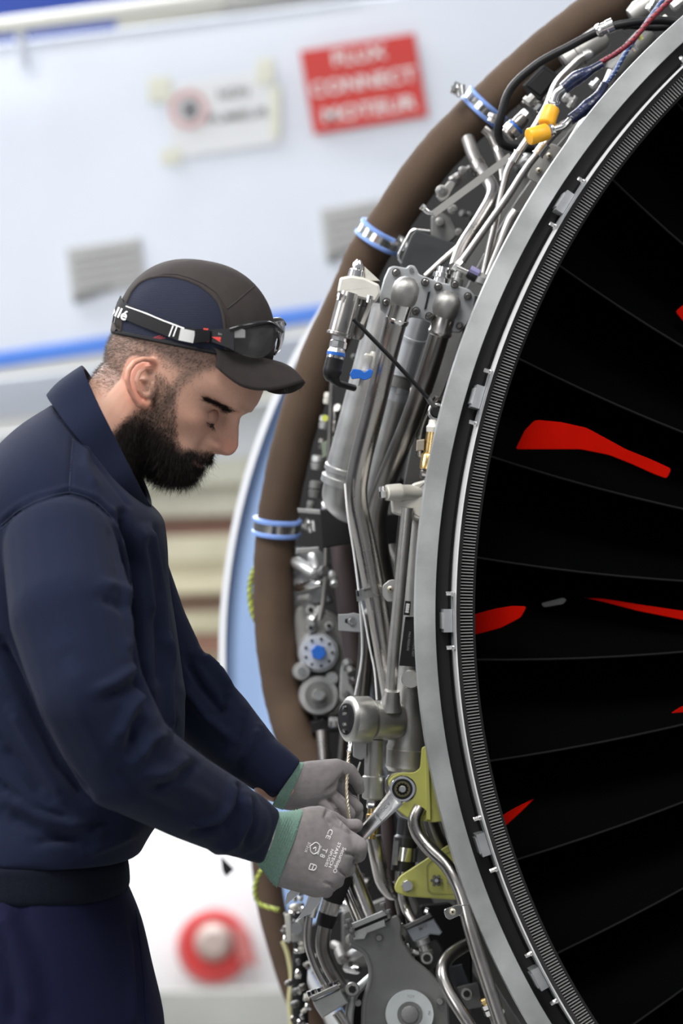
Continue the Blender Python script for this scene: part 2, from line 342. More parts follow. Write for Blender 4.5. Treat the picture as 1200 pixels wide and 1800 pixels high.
# brackets on the black band
def bracket_vf(a):
    m = EC
    ra = lambda da, R, s: G(a+da, R, s)
    def bx(da0, da1, R0, R1, s0, s1): 
        v = [ra(d, R, s) for d in (da0, da1) for R in (R0, R1) for s in (s0, s1)]
        return v, [(0, 1, 3, 2), (4, 5, 7, 6), (0, 1, 5, 4), (2, 3, 7, 6), (0, 2, 6, 4), (1, 3, 7, 5)]
    return bx
bb = mat('bracket alloy', (.62, .63, .64), .75, .3, .08, 40)
for a in (117, 131.7, 147.7, 163.7, 180.5, 197.3, 206.9+1.2, 222):
    bx = bracket_vf(a)
    k = part(fc, 'mount_block', join(bx(-.85, .85, .9385, .9490, .004, .032)), bb, smooth=False, label='bright alloy block held by two small bolts')
    part(fc, 'chamfer', bx(-.60, .60, .9490, .9508, .008, .032), bb, k, smooth=False)
    part(fc, 'strap', join(bx(-2.1, 2.1, .9366, .9385, -.004, .02)), bb, k, smooth=False)
    for s in (-2.0, 2.0):
        c = G(a+s, .9375, .004); ur = (G(a+s, 1, .004)-c).normalized()
        part(fc, 'bolt', join(lathe(c, c+ur*.003, [(0, 5.5), (1, 5.5)], 14), lathe(c+ur*.003, c+ur*.0095, [(0, 4), (.9, 4), (1, 3.2)], 6)), BRIGHT, k)
# ---- fan rotor
fr_ = thing('fan_rotor', 'dark engine fan with long black blades radiating from the right', 'fan', G(270, .9, .15))
part(fr_, 'spinner', revolve([(.001, -.12), (.08, -.08), (.16, 0), (.24, .12), (.28, .22), (.28, .4), (.001, .4)], 0, 360, 64, closed=False), FANBLK)
part(fr_, 'back_disc', revolve([(.02, .50), (.905, .50), (.905, .51), (.02, .51)], 0, 360, 120), FANBLK)
def blade():
    v = []; f = []; nr = 14; nc = 7; th = .0045
    for side in (0, 1):
        for i in range(nr):
            t = i/(nr-1); R = .27+(.905-.27)*t
            for j in range(nc):
                u = j/(nc-1); s = .10+.02*math.sin(t*3.0)+u*(.17-.05*t); da = (1.2*math.sin(t*2.9))-u*(4.5+7*t)+(1-u)*0
                tt = th*math.sin(math.pi*min(1, .12+u*.88))**.6*(1 if side else -1)
                v.append(G(da, R, s)+VX*0+(G(da+90, 1, 0)-G(da+90, 0, 0))*tt*.5)
    o = nr*nc
    for i in range(nr-1):
        for j in range(nc-1):
            a = i*nc+j; f.append((a, a+1, a+nc+1, a+nc)); f.append((o+a+nc, o+a+nc+1, o+a+1, o+a))
    for i in range(nr-1): f.append((i*nc, (i+1)*nc, o+(i+1)*nc, o+i*nc)); f.append((i*nc+nc-1, o+i*nc+nc-1, o+(i+1)*nc+nc-1, (i+1)*nc+nc-1))
    for j in range(nc-1): f.append((j, o+j, o+j+1, j+1)); e = (nr-1)*nc; f.append((e+j, e+j+1, o+e+j+1, o+e+j))
    return v, f
vb, fb = blade(); off = Vector(fr_.location)
bme = mesh('blade', (vb, fb), FANBLK, True, EC)
le = sweep([G(1.2*math.sin(t*2.9)+.05, .27+.635*t, .10+.02*math.sin(t*3)-.0005) for t in np.linspace(0, 1, 14)], .0016, 6)
lme = mesh('edge', le, EDGE, True, EC)
NB = 44
for k in range(NB):
    a = 175.2+k*360/NB
    R_ = Matrix.Rotation(-math.radians(a), 4, AX)
    o = bpy.data.objects.new('blade', bme); COL.objects.link(o); o.parent = fr_; o.matrix_local = Matrix.Translation(EC-off) @ R_
    e = bpy.data.objects.new('leading_edge', lme); COL.objects.link(e); e.parent = o
# red reflections on the blades, painted in as thin red strips
rc = 'painted red reflections on the fan blades'
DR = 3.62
for lab, q, d in (('broad red reflection strip on the upper blades, tapering right', [(905, 790), (922, 756), (940, 738), (985, 742), (1030, 752), (1060, 768), (1100, 790), (1140, 806), (1180, 824), (1172, 842), (1150, 834), (1110, 816), (1070, 800), (1020, 790), (960, 790)], 3.535),
               ('red reflection strip beside the toothed ring at mid height', [(824, 1118), (826, 1082), (870, 1070), (900, 1065), (926, 1066), (915, 1086), (880, 1104), (850, 1112)], 3.54),
               ('long thin red reflection strip at mid height on the right', [(1024, 1050), (1060, 1052), (1120, 1062), (1200, 1074), (1260, 1082), (1260, 1098), (1200, 1090), (1120, 1074), (1060, 1058)], 3.62),
               ('small pointed red reflection strip on the lower blades', [(878, 1436), (905, 1420), (940, 1403), (915, 1428), (884, 1456)], 3.52),
               ('red reflection tip at the right edge below mid height', [(1172, 1258), (1195, 1243), (1260, 1222), (1260, 1252), (1200, 1256)], 3.62),
               ('red reflection tip high at the right edge', [(1186, 548), (1200, 536), (1260, 520), (1260, 590), (1205, 570)], 3.62)):
    solo('red_reflection', lab, 'cover', prism(rpoly(q, 6, 3), d, .004, 1), REDP, rc)  # painted reflections on the blades, no real covers
solo('grey_tag', 'small grey smudge of a tag between two red strips', 'tag', prism(rpoly([(950, 1060), (990, 1050), (996, 1054), (990, 1062), (955, 1068)], 4), 3.62, .003, 1), mat('tag grey', (.09, .09, .09), 0, .6))
# ---- nacelle cowl ring behind, light blue with white edge
COW = mat('light blue cowl paint', (.44, .62, .97), 0, .4, .04, 2)
def cring(rpx, d, cx=1515, cy=1150): return lambda a: (cx+rpx*math.cos(a), cy-rpx*math.sin(a), d)
cw = thing('nacelle_cowl', 'light blue curved engine cowl with a white rim behind the brown hose', 'engine cowl', (400, 1900, 4.8))
def cbar(rin, rout, d0, d1, a0=115, a1=245, n=80):
    v = []; f = []
    for i in range(n+1):
        a = math.radians(a0+(a1-a0)*i/n)
        for r, d in ((rout, d0), (rin, d0), (rin*d0/d0, d1), (rout, d1)):
            c = P(1515, 1150, d0); v.append(Vector((c.x+r*d0/F*math.cos(a), d, c.z+r*d0/F*math.sin(a))))
    for i in range(n):
        for j in range(4): f.append((i*4+j, i*4+(j+1) % 4, i*4+4+(j+1) % 4, i*4+4+j))
    return v, f+[(0, 1, 2, 3), (n*4+3, n*4+2, n*4+1, n*4)]
part(cw, 'rim', cbar(1119, 1131, 4.69, 4.74), mat('cowl white', (.84, .86, .90), 0, .35), label='white rim')
part(cw, 'skin', cbar(1000, 1120, 4.72, 4.80), COW)
# ---- brown wrapped hose
hp = [(1125, -30, 3.82), (1090, -2, 3.84), (1034, 32, 3.86), (949, 99, 3.88), (873, 168, 3.9), (816, 222, 3.92), (753, 291, 3.94), (679, 399, 3.97), (644, 451, 3.99), (620, 508, 4.0), (561, 634, 4.03), (520, 756, 4.06), (496, 860, 4.08), (484, 948, 4.1), (480, 1042, 4.1), (485, 1130, 4.1), (499, 1222, 4.1), (520, 1292, 4.08), (560, 1372, 4.06)]
hs_ = thing('brown_hose', 'thick brown fabric-wrapped hose curving along the engine case', 'hose', (560, 1372, 4.06))
path = catmull(hp, 8); rr = [37*3.95/F*(1+.012*math.sin(i*.9)+.01*math.sin(i*2.3)) for i in range(len(path))]
part(hs_, 'wrap', sweep(path, rr, 28), BROWN)
h2 = thing('lower_brown_hose', 'lower dark brown hose section below the gloved hands', 'hose', (540, 1830, 4.5))
part(h2, 'wrap', tube([(462, 1470, 4.5), (468, 1530, 4.5), (478, 1600, 4.5), (497, 1670, 4.5), (520, 1740, 4.5), (560, 1830, 4.5)], 25, cat=True, seg=22), BROWN)
def clampd(c, dirv, rr, hw, latch, lab):
    pq = min(path, key=lambda w_: (600+F*w_.x/w_.y-c[0])**2+(900-F*(w_.z-CZ)/w_.y-c[1])**2); c = (600+F*pq.x/pq.y, 900-F*(pq.z-CZ)/pq.y, pq.y); rr = max(rr, 39.5)
    d = c[2]; ax = P(c[0]+dirv[0]*hw, c[1]+dirv[1]*hw, d)-P(c[0], c[1], d); C0 = P(*c); ii_ = path.index(pq); tg_ = (path[min(ii_+2, len(path)-1)]-path[ii_-2]).normalized(); ax = (ax.normalized()*.35+tg_*.65).normalized()*ax.length
    t = thing('hose_clamp', lab, 'clamp', c, 'blue lined clamps on the brown hose')
    a, b = C0-ax, C0+ax
    part(t, 'band', lathe(a, b, [(0, rr-4), (.15, rr+1), (.85, rr+1), (1, rr-4)], 36, rs=d), BRIGHT)
    for e0, e1 in ((0, .28), (.72, 1)):
        part(t, 'silicone_lining', lathe(a+(b-a)*e0, a+(b-a)*e1, [(0, rr), (.2, rr+3.5), (.8, rr+3.5), (1, rr)], 36, rs=d), SILI)
    lx, ly = latch; part(t, 'latch', join(box((lx-9, ly-5, d-.03), (lx+9, ly+4, d-.03), .016, .014), lathe((lx, ly-10, d-.035), (lx+3, ly+12, d-.035), [(0, 4), (1, 4)], 12), lathe((lx+8, ly-9, d-.035), (lx+10, ly+9, d-.035), [(0, 5), (1, 5)], 12)), BRIGHT)
    part(t, 'screw', hexnut((lx-12, ly-2, d-.04), (lx-3, ly, d-.04), 6), BRIGHT)
clampd((849, 190, 3.91), (-.50, .86), 40, 14, (804, 158), 'uppermost blue lined clamp on the brown hose')
clampd((668, 412, 3.97), (-.33, .94), 40, 15, (706, 428), 'middle blue lined clamp on the brown hose, above the manifold')
clampd((491, 924, 4.09), (-.02, 1), 40, 16, (543, 924), 'lowest blue lined clamp on the brown hose, at elbow height')
# ================================================================ engine dressings
def pipe(name, label, cat, pts, r, m=STEEL, fr=.04, group=None, cat_=False, seg=18, ends=None):
    t = thing(name, label, cat, pts[-1], group); part(t, 'tube', tube(pts, r, fr, seg, cat_), m)
    for e in (ends or []): part(t, 'end_fitting', hexnut(e[0], e[1], e[2]), BRIGHT)
    return t
def pclamp(root, p0, p1, r, m=BRIGHT): return part(root, 'clamp', band(p0, p1, r), m)
def rivet(root, x, y, d, r=5.5, parent=None):
    b = part(root, 'rivet', lathe((x, y, d), (x, y, d-.003), [(0, r), (.7, r), (1, r*.7)], 18, rs=d), mat('rivet tan', (.50, .46, .36), .7, .35), parent)
    part(root, 'rivet_hole', lathe((x, y, d-.0031), (x, y, d-.0036), [(0, r*.35), (1, r*.35)], 10, rs=d), BLACKM, b)
# ---- back layer: dark carriers, cast clutter
dk = thing('carrier_plate', 'dark bracket plate between hose and tubes at clamp height', 'bracket', (600, 960, 3.82))
part(dk, 'plate', prism([(562, 896), (612, 893), (620, 955), (566, 964)], 3.82, .02, 2), BLACKM)
part(dk, 'plate', prism([(664, 905), (706, 903), (706, 952), (668, 960)], 3.78, .02, 2), BLACKM)
part(dk, 'bracket_arm', prism([(522, 893), (564, 896), (564, 904), (524, 901)], 3.86, .03, 1.5), ALU)
part(dk, 'bracket_arm', prism([(520, 964), (560, 961), (562, 970), (520, 974)], 3.86, .03, 1.5), ALU)
pipe('dark_hose', 'dark brown hose running down behind the steel tubes', 'hose', [(590, 850, 4.0), (600, 960, 4.0), (612, 1080, 4.0), (632, 1200, 4.0)], 19, mat('dark violet brown hose', (.045, .03, .032), 0, .6))
gb = thing('accessory_gearbox', 'cast metal accessory gearbox with blue hex plug, blurred behind the hose', 'gearbox', (560, 1300, 4.08))
part(gb, 'housing', prism(rpoly([(512, 1070), (545, 1060), (590, 1080), (612, 1110), (618, 1170), (612, 1230), (600, 1262), (545, 1268), (512, 1240)], 14), 4.10, .10, 6), CAST)
part(gb, 'cover_rim', lathe((561, 1147, 4.10), (560, 1147, 4.06), [(0, 39), (.6, 38), (1, 34)], 36, rs=4.08), mat('cast silver', (.60, .61, .63), .7, .35))
part(gb, 'cover_disc', lathe((560, 1147, 4.06), (560, 1147, 4.045), [(0, 31), (.7, 31), (1, 29)], 36, rs=4.08), mat('disc pale', (.62, .65, .70), .5, .35))
pl = part(gb, 'hex_plug', hexnut((560, 1147, 4.045), (560, 1147, 4.01), 14), BLUEP, label='blue hexagonal plug')
for k in range(9): a = k*2*math.pi/9; part(gb, 'screw_hole', lathe((560+24*math.cos(a), 1147+24*math.sin(a), 4.046), (560+24*math.cos(a), 1147+24*math.sin(a), 4.043), [(0, 2.6), (1, 2.6)], 10, rs=4.05), BLACKM)
part(gb, 'pivot_lug', lathe((561, 1222, 4.10), (560, 1222, 4.05), [(0, 37), (.8, 36), (1, 33)], 32, rs=4.08), ALU)
part(gb, 'lug_well', lathe((560, 1222, 4.05), (560, 1222, 4.046), [(0, 24), (1, 24)], 28, rs=4.08), CASTD)
part(gb, 'lug_pin', lathe((560, 1222, 4.05), (560, 1222, 4.01), [(0, 12), (.8, 12), (1, 9)], 24, rs=4.05), BRIGHT)
for x, y, r in ((530, 1180, 17), (583, 1192, 13), (546, 1072, 10), (578, 1100, 9), (546, 1104, 8)):
    b = part(gb, 'boss', lathe((x, y, 4.09), (x, y, 4.05), [(0, r), (.8, r), (1, r*.8)], 22, rs=4.07), ALU)
    part(gb, 'boss_bore', lathe((x, y, 4.052), (x, y, 4.046), [(0, r*.45), (1, r*.45)], 14, rs=4.05), BLACKM if r < 12 else BRIGHT, b)
part(gb, 'side_flange', prism(rpoly([(598, 1170), (622, 1160), (618, 1200), (628, 1225), (616, 1238), (596, 1230)], 7), 4.02, .03, 3), ALU)
for x, y in ((610, 1175), (609, 1221)): bolt(gb, x, y, 4.02, 5, CASTD)
part(gb, 'drain_block', prism([(545, 1268), (600, 1262), (600, 1286), (548, 1290)], 4.05, .06, 3), BLACKM)
part(gb, 'drain_fitting', hexnut((578, 1270, 4.0), (596, 1270, 4.0), 10), BRIGHT)
part(gb, 'drain_tube', tube([(566, 1285, 4.04), (570, 1340, 4.03), (580, 1420, 4.02)], 12), STEEL)
part(gb, 'drain_tube', tube([(604, 1285, 3.9), (600, 1330, 3.9), (596, 1420, 3.9)], 7), STEELD)
cl = thing('cast_cover', 'silver cast cover blurred beside the hose above the gearbox', 'casting', (545, 1075, 4.1))
part(cl, 'shell', prism(rpoly([(508, 960), (560, 965), (585, 990), (572, 1030), (590, 1060), (512, 1072)], 12), 4.12, .08, 5), mat('shiny casting', (.45, .46, .47), .8, .28, .4, 50))
for x0, y0, x1, y1, r in ((515, 985, 555, 1010, 11), (520, 1035, 565, 1025, 9), (548, 975, 556, 1002, 10), (525, 1055, 545, 1050, 7)):
    part(cl, 'boss', lathe((x0, y0, 4.09), (x1, y1, 4.05), [(0, r*.6), (.15, r), (.8, r), (1, r*.6)], 18), BRIGHT if r == 9 else ALU)
t = pipe('control_rod', 'slim bright rod crossing the dark bracket left of the tubes', 'rod', [(588, 560, 3.86), (580, 760, 3.9), (572, 900, 3.93), (574, 962, 3.95), (570, 1050, 3.97), (562, 1088, 4.0)], 4.6, STEEL, ends=None)
part(t, 'end_fitting', hexnut((571, 880, 3.91), (573, 900, 3.91), 8), BRIGHT)
# ---- left background clutter between hose and solenoid (y 560..900)
ck = thing('wiring_bracket', 'cluster of small blurred fittings between the hose and the grey duct', 'fitting', (560, 880, 4.0))
for x, y, r, l, m in ((578, 690, 8, 20, CASTW), (572, 730, 10, 24, ALU), (568, 770, 9, 20, STEELD), (560, 800, 12, 26, ALU), (556, 845, 12, 30, CASTD), (590, 720, 6, 40, STEELD), (548, 880, 8, 20, CASTD)):
    part(ck, 'fitting', lathe((x, y, 4.0), (x-4, y+l, 4.0), [(0, r*.7), (.1, r), (.45, r), (.5, r*.7), (.6, r), (1, r*.8)], 14), m)
part(ck, 'plate', prism([(565, 780), (590, 765), (592, 790), (567, 806)], 3.98, .01, 1), mat('green grey', (.20, .24, .18), .2, .5))
part(ck, 'grommet', lathe((571, 735, 3.97), (571, 735, 3.96), [(0, 6), (1, 6)], 12, rs=3.97), mat('lime grommet', (.55, .60, .10), 0, .5), label='lime green grommet')
# ---- large grey duct (C4) and telescopic tube (C5)
gd = thing('bleed_duct', 'large pale grey duct with double flange rings leaning behind the solenoid', 'duct', (590, 870, 3.74))
part(gd, 'pipe', lathe((676, 540, 3.68), (597, 850, 3.74), [(0, 27), (.9, 31), (.905, 34), (.93, 34), (.935, 30), (.96, 30), (.965, 35), (1, 35)], 36), ALU)
part(gd, 'elbow', tube([(598, 846, 3.74), (592, 874, 3.75), (612, 893, 3.78), (650, 898, 3.82)], 28, .03), ALU)
tt = thing('telescopic_tube', 'pale satin telescopic tube between the two bright elbow pipes', 'tube', (650, 900, 3.72))
part(tt, 'outer_sleeve', lathe((744, 540, 3.62), (695, 700, 3.66), [(0, 21), (.32, 22), (.325, 24), (.35, 24), (.355, 20), (.92, 20), (.925, 22), (1, 22)], 30), mat('pale satin blue alloy', (.60, .62, .64), .6, .35, .05))
part(tt, 'inner_pipe', lathe((697, 700, 3.665), (648, 880, 3.72), [(0, 17), (1, 17)], 26), ALU)
part(tt, 'clamp', band((703, 662, 3.65), (698, 682, 3.65), 22), CASTD)
# ---- tubes C2, C3, C6
m3 = pipe('elbow_pipe', 'long steel pipe from the left domed elbow, bending at the middle', 'pipe', [(706, 528, 3.52), (684, 606, 3.53), (657, 720, 3.55), (633, 810, 3.57), (623, 872, 3.58), (642, 955, 3.59), (660, 1050, 3.60), (676, 1140, 3.61), (690, 1225, 3.63)], 19.5, STEEL, .05, seg=26)
part(m3, 'dome', lathe((718, 488, 3.50), (708, 530, 3.515), [(0, 4), (.05, 11), (.14, 17), (.30, 22), (.5, 24), (.8, 24), (1, 22)], 32), DOME, label='grey rounded elbow head')
part(m3, 'collar', lathe((707, 530, 3.518), (695, 568, 3.524), [(0, 20.5), (.78, 20.5), (.8, 22), (.9, 22), (1, 20.5)], 28), BRIGHT)
part(m3, 'saddle_clamp', band((650, 1032, 3.6), (654, 1049, 3.6), 21, 2), CASTD, label='dark bronze band clamp with a lug')
part(m3, 'clamp_latch', join(box((632, 1036, 3.57), (634, 1056, 3.57), .010, .01), lathe((630, 1038, 3.565), (631, 1048, 3.565), [(0, 4), (1, 4)], 8)), BRIGHT)
part(m3, 'clamp_lug', prism(rpoly([(672, 1030), (683, 1020), (694, 1018), (700, 1030), (700, 1056), (680, 1058), (672, 1046)], 4), 3.585, .004, 1), ALU)
rivet(m3, 686, 1036, 3.58, 6)
m4 = pipe('elbow_pipe', 'long steel pipe from the right domed elbow, partly behind the first', 'pipe', [(778, 568, 3.55), (752, 655, 3.56), (722, 740, 3.58), (684, 830, 3.62), (662, 890, 3.66), (664, 960, 3.70), (680, 1040, 3.74)], 18, STEELD, .06, seg=24)
part(m4, 'dome', lathe((792, 513, 3.53), (780, 554, 3.54), [(0, 4), (.05, 11), (.14, 17), (.30, 22), (.5, 24), (.8, 24), (1, 21)], 32), DOME, label='grey rounded elbow head')
part(m4, 'collar', lathe((781, 553, 3.545), (772, 590, 3.55), [(0, 20), (.75, 20), (.8, 21.5), (.92, 21.5), (1, 19)], 28), STEEL)
pipe('slim_pipe', 'slim steel pipe close along the flange ring beside the right domed elbow', 'pipe', [(838, 520, 3.56), (815, 610, 3.57), (785, 690, 3.58), (756, 752, 3.60), (738, 800, 3.62)], 10, STEELD, .05)
pipe('slim_pipe', 'short slim steel pipe bend above the brass valve', 'pipe', [(770, 700, 3.57), (748, 730, 3.58), (738, 765, 3.59), (738, 800, 3.60)], 8, STEEL, .03)
pipe('rear_pipe', 'shadowed curved pipe deep between the tubes at clamp height', 'pipe', [(690, 955, 3.9), (705, 990, 3.9), (700, 1060, 3.9)], 12, STEEL, .05)
pipe('rear_pipe', 'dark pipe going down behind the white cable', 'pipe', [(645, 1080, 3.78), (644, 1140, 3.78), (636, 1225, 3.78)], 14, STEELD, .05)
# ---- manifold plate
mf = thing('manifold', 'grey bolted manifold plate carrying the two domed elbows', 'manifold', (750, 590, 3.56))
mo = [(667, 517), (674, 490), (683, 470), (692, 467), (714, 471), (718, 466), (727, 466), (733, 474), (736, 482), (760, 491), (778, 497), (800, 501), (824, 508), (835, 520), (833, 545), (822, 570), (808, 586), (790, 584), (766, 572), (752, 566), (738, 560), (722, 558), (702, 566), (684, 556), (668, 545)]
part(mf, 'plate', prism(rpoly(mo, 4, 3), 3.545, .02, 2.5), mat('manifold grey', (.40, .41, .42), .5, .40, .08, 30, .2, 600))
part(mf, 'slot', prism([(752, 514), (756, 512), (749, 543), (745, 544)], 3.5435, .001, .3), BLACKM)
for x, y in ((696, 479), (747, 496), (679, 531), (731, 547), (770, 504), (822, 521), (754, 556), (799, 500), (807, 573)):
    part(mf, 'bolt', join(lathe((x, y, 3.545), (x, y, 3.541), [(0, 7.5), (1, 7.5)], 16, rs=3.54), lathe((x, y, 3.541), (x, y, 3.533), [(0, 5.6), (.6, 5.4), (1, 3.6)], 12, rs=3.54)), STEELD)
part(mf, 'eyelet', lathe((723, 475, 3.544), (723, 475, 3.542), [(0, 4), (1, 4)], 12, rs=3.54), CASTD)
part(mf, 'neck', lathe((780, 470, 3.56), (774, 500, 3.56), [(0, 12), (.3, 12), (.35, 17), (.6, 17), (.65, 13), (1, 15)], 20), BRIGHT)
part(mf, 'neck', lathe((806, 478, 3.57), (800, 504, 3.57), [(0, 8), (.4, 8), (.45, 12), (1, 12)], 16), ALU)
sv = thing('solenoid_valve', 'upright silver solenoid valve with a black boot left of the manifold', 'valve', (600, 690, 3.5))
part(sv, 'mounting_block', prism(rpoly([(597, 488), (617, 484), (640, 488), (666, 500), (669, 516), (660, 532), (630, 524), (592, 514)], 4), 3.49, .05, 4), CASTW, label='pale cast mounting block')
part(sv, 'end_cap', lathe((631, 457, 3.51), (624, 490, 3.51), [(0, 4), (.25, 10), (.5, 10), (.55, 14), (1, 15)], 10), BRIGHT)
part(sv, 'cap_web', prism([(640, 468), (668, 494), (640, 494)], 3.51, .02, 1.5), CASTW)
part(sv, 'body', lathe((615, 515, 3.50), (595, 590, 3.50), [(0, 20), (.93, 20), (.94, 22), (1, 22)], 30), STEEL)
part(sv, 'side_cylinder', lathe((644, 524, 3.52), (626, 596, 3.52), [(0, 9), (.2, 9), (.22, 12), (.9, 12), (1, 8)], 22), STEELD)
part(sv, 'guide_pin', lathe((652, 530, 3.51), (636, 570, 3.51), [(0, 4), (1, 4)], 12), CASTW)
for x, y in ((598, 522), (650, 526)): part(sv, 'screw', lathe((x, y-6, 3.48), (x-3, y+6, 3.48), [(0, 6), (.5, 6), (.55, 4.5), (1, 4.5)], 12), BRIGHT)
part(sv, 'neck', lathe((597, 590, 3.50), (591, 620, 3.50), [(0, 12), (.3, 13), (.35, 15), (.7, 15), (.75, 13), (1, 16)], 8), BRIGHT)
part(sv, 'blue_ring', lathe((591, 619, 3.50), (590, 625, 3.50), [(0, 16.5), (1, 16.5)], 24), BLUEP, label='blue ring')
part(sv, 'collar', lathe((590, 625, 3.50), (588, 632, 3.50), [(0, 15.5), (1, 15.5)], 24), BRIGHT)
part(sv, 'rubber_boot', tube([(589, 630, 3.5), (583, 656, 3.5), (592, 674, 3.5), (622, 682, 3.53)], [16, 17, 17, 15, 10, 7, 6, 6], .02), BLACK, label='black rubber cable boot')
pv = thing('purge_valve', 'small white valve with a bright blue plastic wing lever', 'valve', (634, 690, 3.5))
part(pv, 'stem', lathe((648, 622, 3.5), (642, 652, 3.5), [(0, 5), (.1, 8), (.4, 8), (.5, 6), (1, 7)], 16), CASTW)
part(pv, 'stem', lathe((656, 618, 3.505), (651, 646, 3.505), [(0, 4), (.2, 6), (1, 6)], 14), CASTW)
part(pv, 'lever', prism(rpoly([(614, 657), (620, 648), (634, 650), (640, 655), (650, 648), (656, 652), (652, 664), (640, 669), (632, 665), (618, 667)], 3), 3.49, .008, 1), BLUEP, label='blue wing lever')
part(pv, 'tail', lathe((636, 664, 3.5), (632, 680, 3.5), [(0, 4), (1, 4)], 12), CASTW)
zt = thing('black_strut', 'thin black strap stretched diagonally across the pipes', 'strap', (760, 712, 3.47))
part(zt, 'strap', tube([(621, 561, 3.47), (690, 632, 3.475), (752, 700, 3.49)], 3.8, .01, 10), BLACK)
part(zt, 'ferrule', lathe((750, 698, 3.49), (764, 716, 3.50), [(0, 4), (.3, 5), (.5, 5), (.6, 4), (1, 5.5)], 14), CASTD)
bv = thing('brass_valve', 'brass valve under a silver ring eye beside the flange ring', 'valve', (752, 850, 3.5))
E1 = P(767, 724, 3.50)
v, f = [], []
for i in range(28):
    a = 2*math.pi*i/28
    for j in range(10): b = 2*math.pi*j/10; r = (12.5+3.6*math.cos(b))*3.5/F; v.append(E1+Vector((r*math.cos(a), 3.6*math.sin(b)*3.5/F, r*math.sin(a))))
for i in range(28):
    for j in range(10): f.append((i*10+j, i*10+(j+1) % 10, ((i+1) % 28)*10+(j+1) % 10, ((i+1) % 28)*10+j))
part(bv, 'ring_eye', (v, f), BRIGHT)
part(bv, 'eye_plug', lathe((767, 724, 3.505), (767, 724, 3.495), [(0, 9), (1, 8)], 18, rs=3.5), BLACKM)
part(bv, 'neck', lathe((764, 738, 3.505), (762, 760, 3.505), [(0, 10), (.4, 11), (.6, 14), (1, 13)], 18), CASTW)
part(bv, 'brass_body', lathe((762, 760, 3.505), (753, 826, 3.505), [(0, 13), (.55, 13), (.56, 14), (.62, 17), (.98, 17), (1, 14)], 10), BRASS, label='brass hexagon body')
part(bv, 'lock_tab', prism([(732, 774), (746, 772), (745, 792), (731, 793)], 3.5, .01, 1.5), mat('tan metal', (.42, .37, .30), .6, .4))
part(bv, 'base_nut', hexnut((752, 828, 3.51), (749, 842, 3.51), 13), STEELD)
# ---- actuator body
ac = thing('fuel_actuator', 'large satin grey actuator casting with a side drum, rod and placard', 'actuator', (700, 1400, 3.56))
part(ac, 'port_fitting', lathe((678, 866, 3.53), (742, 866, 3.55), [(0, 10), (.02, 14), (.35, 16), (.40, 16), (.45, 14), (.9, 14), (1, 16)], 24), CASTW, label='pale cream port stub')
part(ac, 'hex_nut', hexnut((666, 867, 3.53), (679, 866, 3.53), 12), BRIGHT)
part(ac, 'head_block', prism(rpoly([(686, 878), (716, 876), (724, 850), (752, 842), (752, 920), (700, 906), (688, 902)], 5), 3.54, .05, 4), CASTW)
part(ac, 'rod', tube([(716, 892, 3.535), (708, 975, 3.54), (700, 1060, 3.545), (692, 1140, 3.55), (686, 1232, 3.555)], 10.5, .02, 20), CAST)
part(ac, 'cylinder', lathe((742, 880, 3.585), (712, 1345, 3.585), [(0, 22), (.5, 26), (.66, 30), (.92, 33), (.93, 35), (1, 34)], 36), CAST)
part(ac, 'foot_collar', lathe((715, 1318, 3.58), (712, 1356, 3.58), [(0, 35), (.6, 34), (.8, 36), (1, 30)], 36), CAST)
part(ac, 'blank_disc', lathe((724, 1194, 3.56), (722, 1194, 3.535), [(0, 17), (.85, 17), (1, 15)], 30, rs=3.55), CAST)
part(ac, 'rod_boss', lathe((688, 1214, 3.545), (685, 1248, 3.55), [(0, 14), (.3, 16), (.6, 17), (1, 22)], 24), CAST)
part(ac, 'drum', lathe((650, 1266, 3.55), (700, 1266, 3.57), [(0, 30), (.05, 34), (.75, 35), (1, 31)], 40), CAST)
dr = part(ac, 'drum_rim', lathe((609, 1264, 3.535), (650, 1266, 3.55), [(0, 31), (.02, 35), (.12, 40), (.85, 42), (.95, 39), (1, 33)], 40), CAST)
part(ac, 'drum_face', lathe((612, 1264, 3.536), (607, 1264, 3.534), [(0, 30), (.9, 28), (1, 10)], 30), BLACKM, dr)
for k in range(7): a = k*2*math.pi/7; part(ac, 'face_screw', lathe((607, 1264+21*math.sin(a), 3.535+.012*math.cos(a)), (603, 1264+21*math.sin(a), 3.533+.012*math.cos(a)), [(0, 3.5), (1, 3)], 8), BRIGHT, dr)
part(ac, 'outlet_stub', lathe((658, 1300, 3.56), (656, 1405, 3.56), [(0, 17), (.6, 17), (.62, 20), (.97, 20), (1, 16)], 28), CAST)
part(ac, 'mount_block', prism(rpoly([(620, 1302), (645, 1300), (645, 1330), (634, 1336), (620, 1330)], 3), 3.55, .03, 2), ALU)
part(ac, 'hex_nut', hexnut((655, 1406, 3.56), (654, 1421, 3.56), 11), BRIGHT)
part(ac, 'brass_nut', join(lathe((654, 1421, 3.56), (653, 1440, 3.56), [(0, 8), (.5, 8), (.55, 10), (1, 10)], 16), lathe((655, 1448, 3.56), (650, 1474, 3.56), [(0, 12), (.6, 12), (.7, 9), (1, 9)], 10)), BRASS, label='brass union nut')
df = lambda x, y: -abs(0)
pcd = part(ac, 'placard', prism([(712, 1084), (742, 1084), (742, 1173), (701, 1170)], 3.536, .002, .4), BLACKM, label='black data placard with fine lettering')
part(ac, 'serial_tag', prism([(712, 1056), (722, 1057), (720, 1082), (709, 1081)], 3.532, .002, .4), BLACKM)
GP = mat('faded print', (.22, .22, .22), 0, .6)
part(ac, 'lettering', text_at('8888', 715.5, 1069, 3.531, 6, 97, bold=.01), WHITE)
